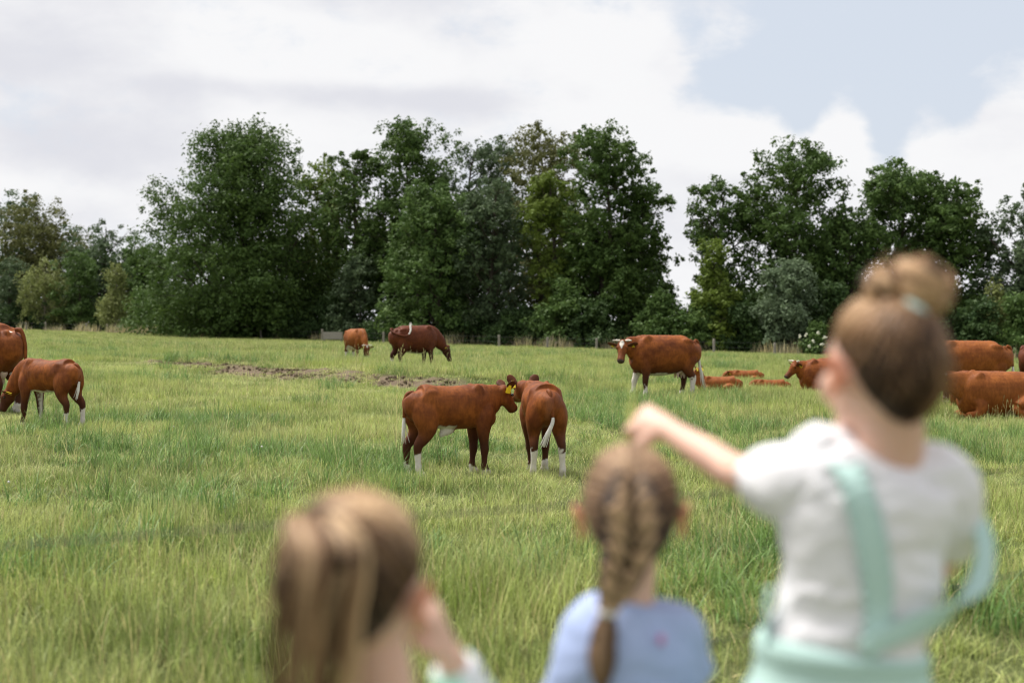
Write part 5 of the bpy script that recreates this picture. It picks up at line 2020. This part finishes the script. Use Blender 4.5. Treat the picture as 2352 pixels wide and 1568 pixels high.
# ---------------------------------------------------------------- fences and small things
def near_fence():
    A, B_ = np.array([-1.35, 2.12]), np.array([1.75, 3.75])
    root = empty('wire_fence', (A[0], A[1], float(ground_z(*A))), 'slack dark wires of a pasture fence just in front of the girls', 'fence')
    loc = np.array(root.location)

    def at(t, z):
        p = A + (B_ - A) * t
        return np.array((p[0], p[1], z)) - loc
    up = [(1176 + F * (A + (B_ - A) * t)[0] / (A + (B_ - A) * t)[1], (A + (B_ - A) * t)[1], t) for t in np.linspace(0, 1, 9)]
    for nm, rows in (('wire', ([-200, 40, 640, 1280, 1620, 2352, 2700], [1268, 1250, 1205, 1165, 1135, 1078, 1050])), ('wire', ([-200, 40, 640, 1280, 1620, 2352, 2700], [1840, 1790, 1690, 1570, 1475, 1315, 1250]))):
        pts = []
        for (px, dd, t) in up:
            py = np.interp(px, rows[0], rows[1])
            pts.append(at(t, CAM_H + (HY - py) / F * dd))
        mb = MB()
        mb.loft(pts, [.0021] * len(pts), (0, 0, 1), 8, 3)
        # twisted barbs
        P = catmull(np.array(pts), 5)
        for i in range(3, len(P) - 2, 4):
            for s in (-1, 1):
                mb.loft([P[i] - np.array((.0, 0, .012 * s)), P[i] + np.array((.008, 0, .012 * s))], [.0016, .0009], (0, 1, 0), 5, 2)
        link(nm, mb.mesh('wire'), M['wire'], root)
    for t in (0, 1):
        p = A + (B_ - A) * t
        zg = float(ground_z(*p))
        mb = MB()
        q = np.array((p[0], p[1] + .06, zg)) - loc
        mb.loft([q + np.array((0, 0, -.3)), q + np.array((0, 0, .5)), q + np.array((0, 0, 1.02)), q + np.array((0, 0, 1.05))], [.05, .048, .046, .038], (1, 0, 0), 12, 2)
        link('post', mb.mesh('post'), M['post'], root)


near_fence()


def far_fence():
    xs = [(-40, 150), (61, 150), (105, 149), (198, 147), (246, 145), (340, 141), (395, 138), (470, 133), (600, 126), (740, 119), (881, 115), (1007, 111.5), (1147, 109), (1257, 107.5), (1370, 106), (1500, 104), (1640, 102), (1780, 100.5), (1930, 99), (2080, 97.5), (2230, 96), (2380, 95)]
    x0 = (xs[0][0] - 1176) / F * xs[0][1]
    root = empty('pasture_fence', (x0, xs[0][1], float(ground_z(x0, xs[0][1]))), 'row of short grey posts with wire along the foot of the trees', 'fence')
    loc = np.array(root.location)
    r = np.random.default_rng(4)
    tops = []
    for (px, d) in xs:
        d = d - 3.2
        x = (px - 1176) / F * d
        zg = float(ground_z(x, d))
        hgt = r.uniform(.8, 1.0)
        mb = MB()
        c = np.array((x, d, zg)) - loc
        ln = r.normal(0, .03, 2)
        mb.loft([c + np.array((0, 0, -.2)), c + np.array((ln[0] * .5, 0, hgt * .5)), c + np.array((ln[0], ln[1], hgt)), c + np.array((ln[0], ln[1], hgt + .03))], [.095, .09, .085, .06], (1, 0, 0), 8, 2)
        link('post', mb.mesh('post'), M['post'], root)
        tops.append(c)
    for z in (.45, .8):
        mb = MB()
        mb.loft([c + np.array((0, -.09, z)) for c in tops], [.004] * len(tops), (0, 0, 1), 4, 1)
        link('wire', mb.mesh('wire'), M['wire'], root)


far_fence()


def trough():
    d = 113.5
    x = (765 - 1176) / F * d
    zg = float(ground_z(x, d))
    root = empty('wooden_trough', (x, d, zg), 'grey boarded trough at the field edge left of the ginger grazing cow', 'trough')
    for z in (.36, .56, .76):
        mb = MB()
        mb.box((0, -.3, z), (1.42, .05, .185))
        link('board', mb.mesh('board', False), M['concrete'], root)
    for sx in (-1, 1):
        mb = MB()
        mb.box((sx * .735, 0, .56), (.045, .65, .58))
        link('end_board', mb.mesh('end_board', False), M['concrete'], root)
        for sy in (-1, 1):
            mb = MB()
            mb.box((sx * .66, sy * .22, .12), (.09, .09, .34))
            link('leg', mb.mesh('leg', False), M['post'], root)
    mb = MB()
    mb.box((0, .3, .56), (1.42, .05, .58))
    link('back_board', mb.mesh('back_board', False), M['concrete'], root)
    mb = MB()
    mb.box((0, 0, .29), (1.42, .54, .04))
    link('base', mb.mesh('base', False), M['concrete'], root)


trough()
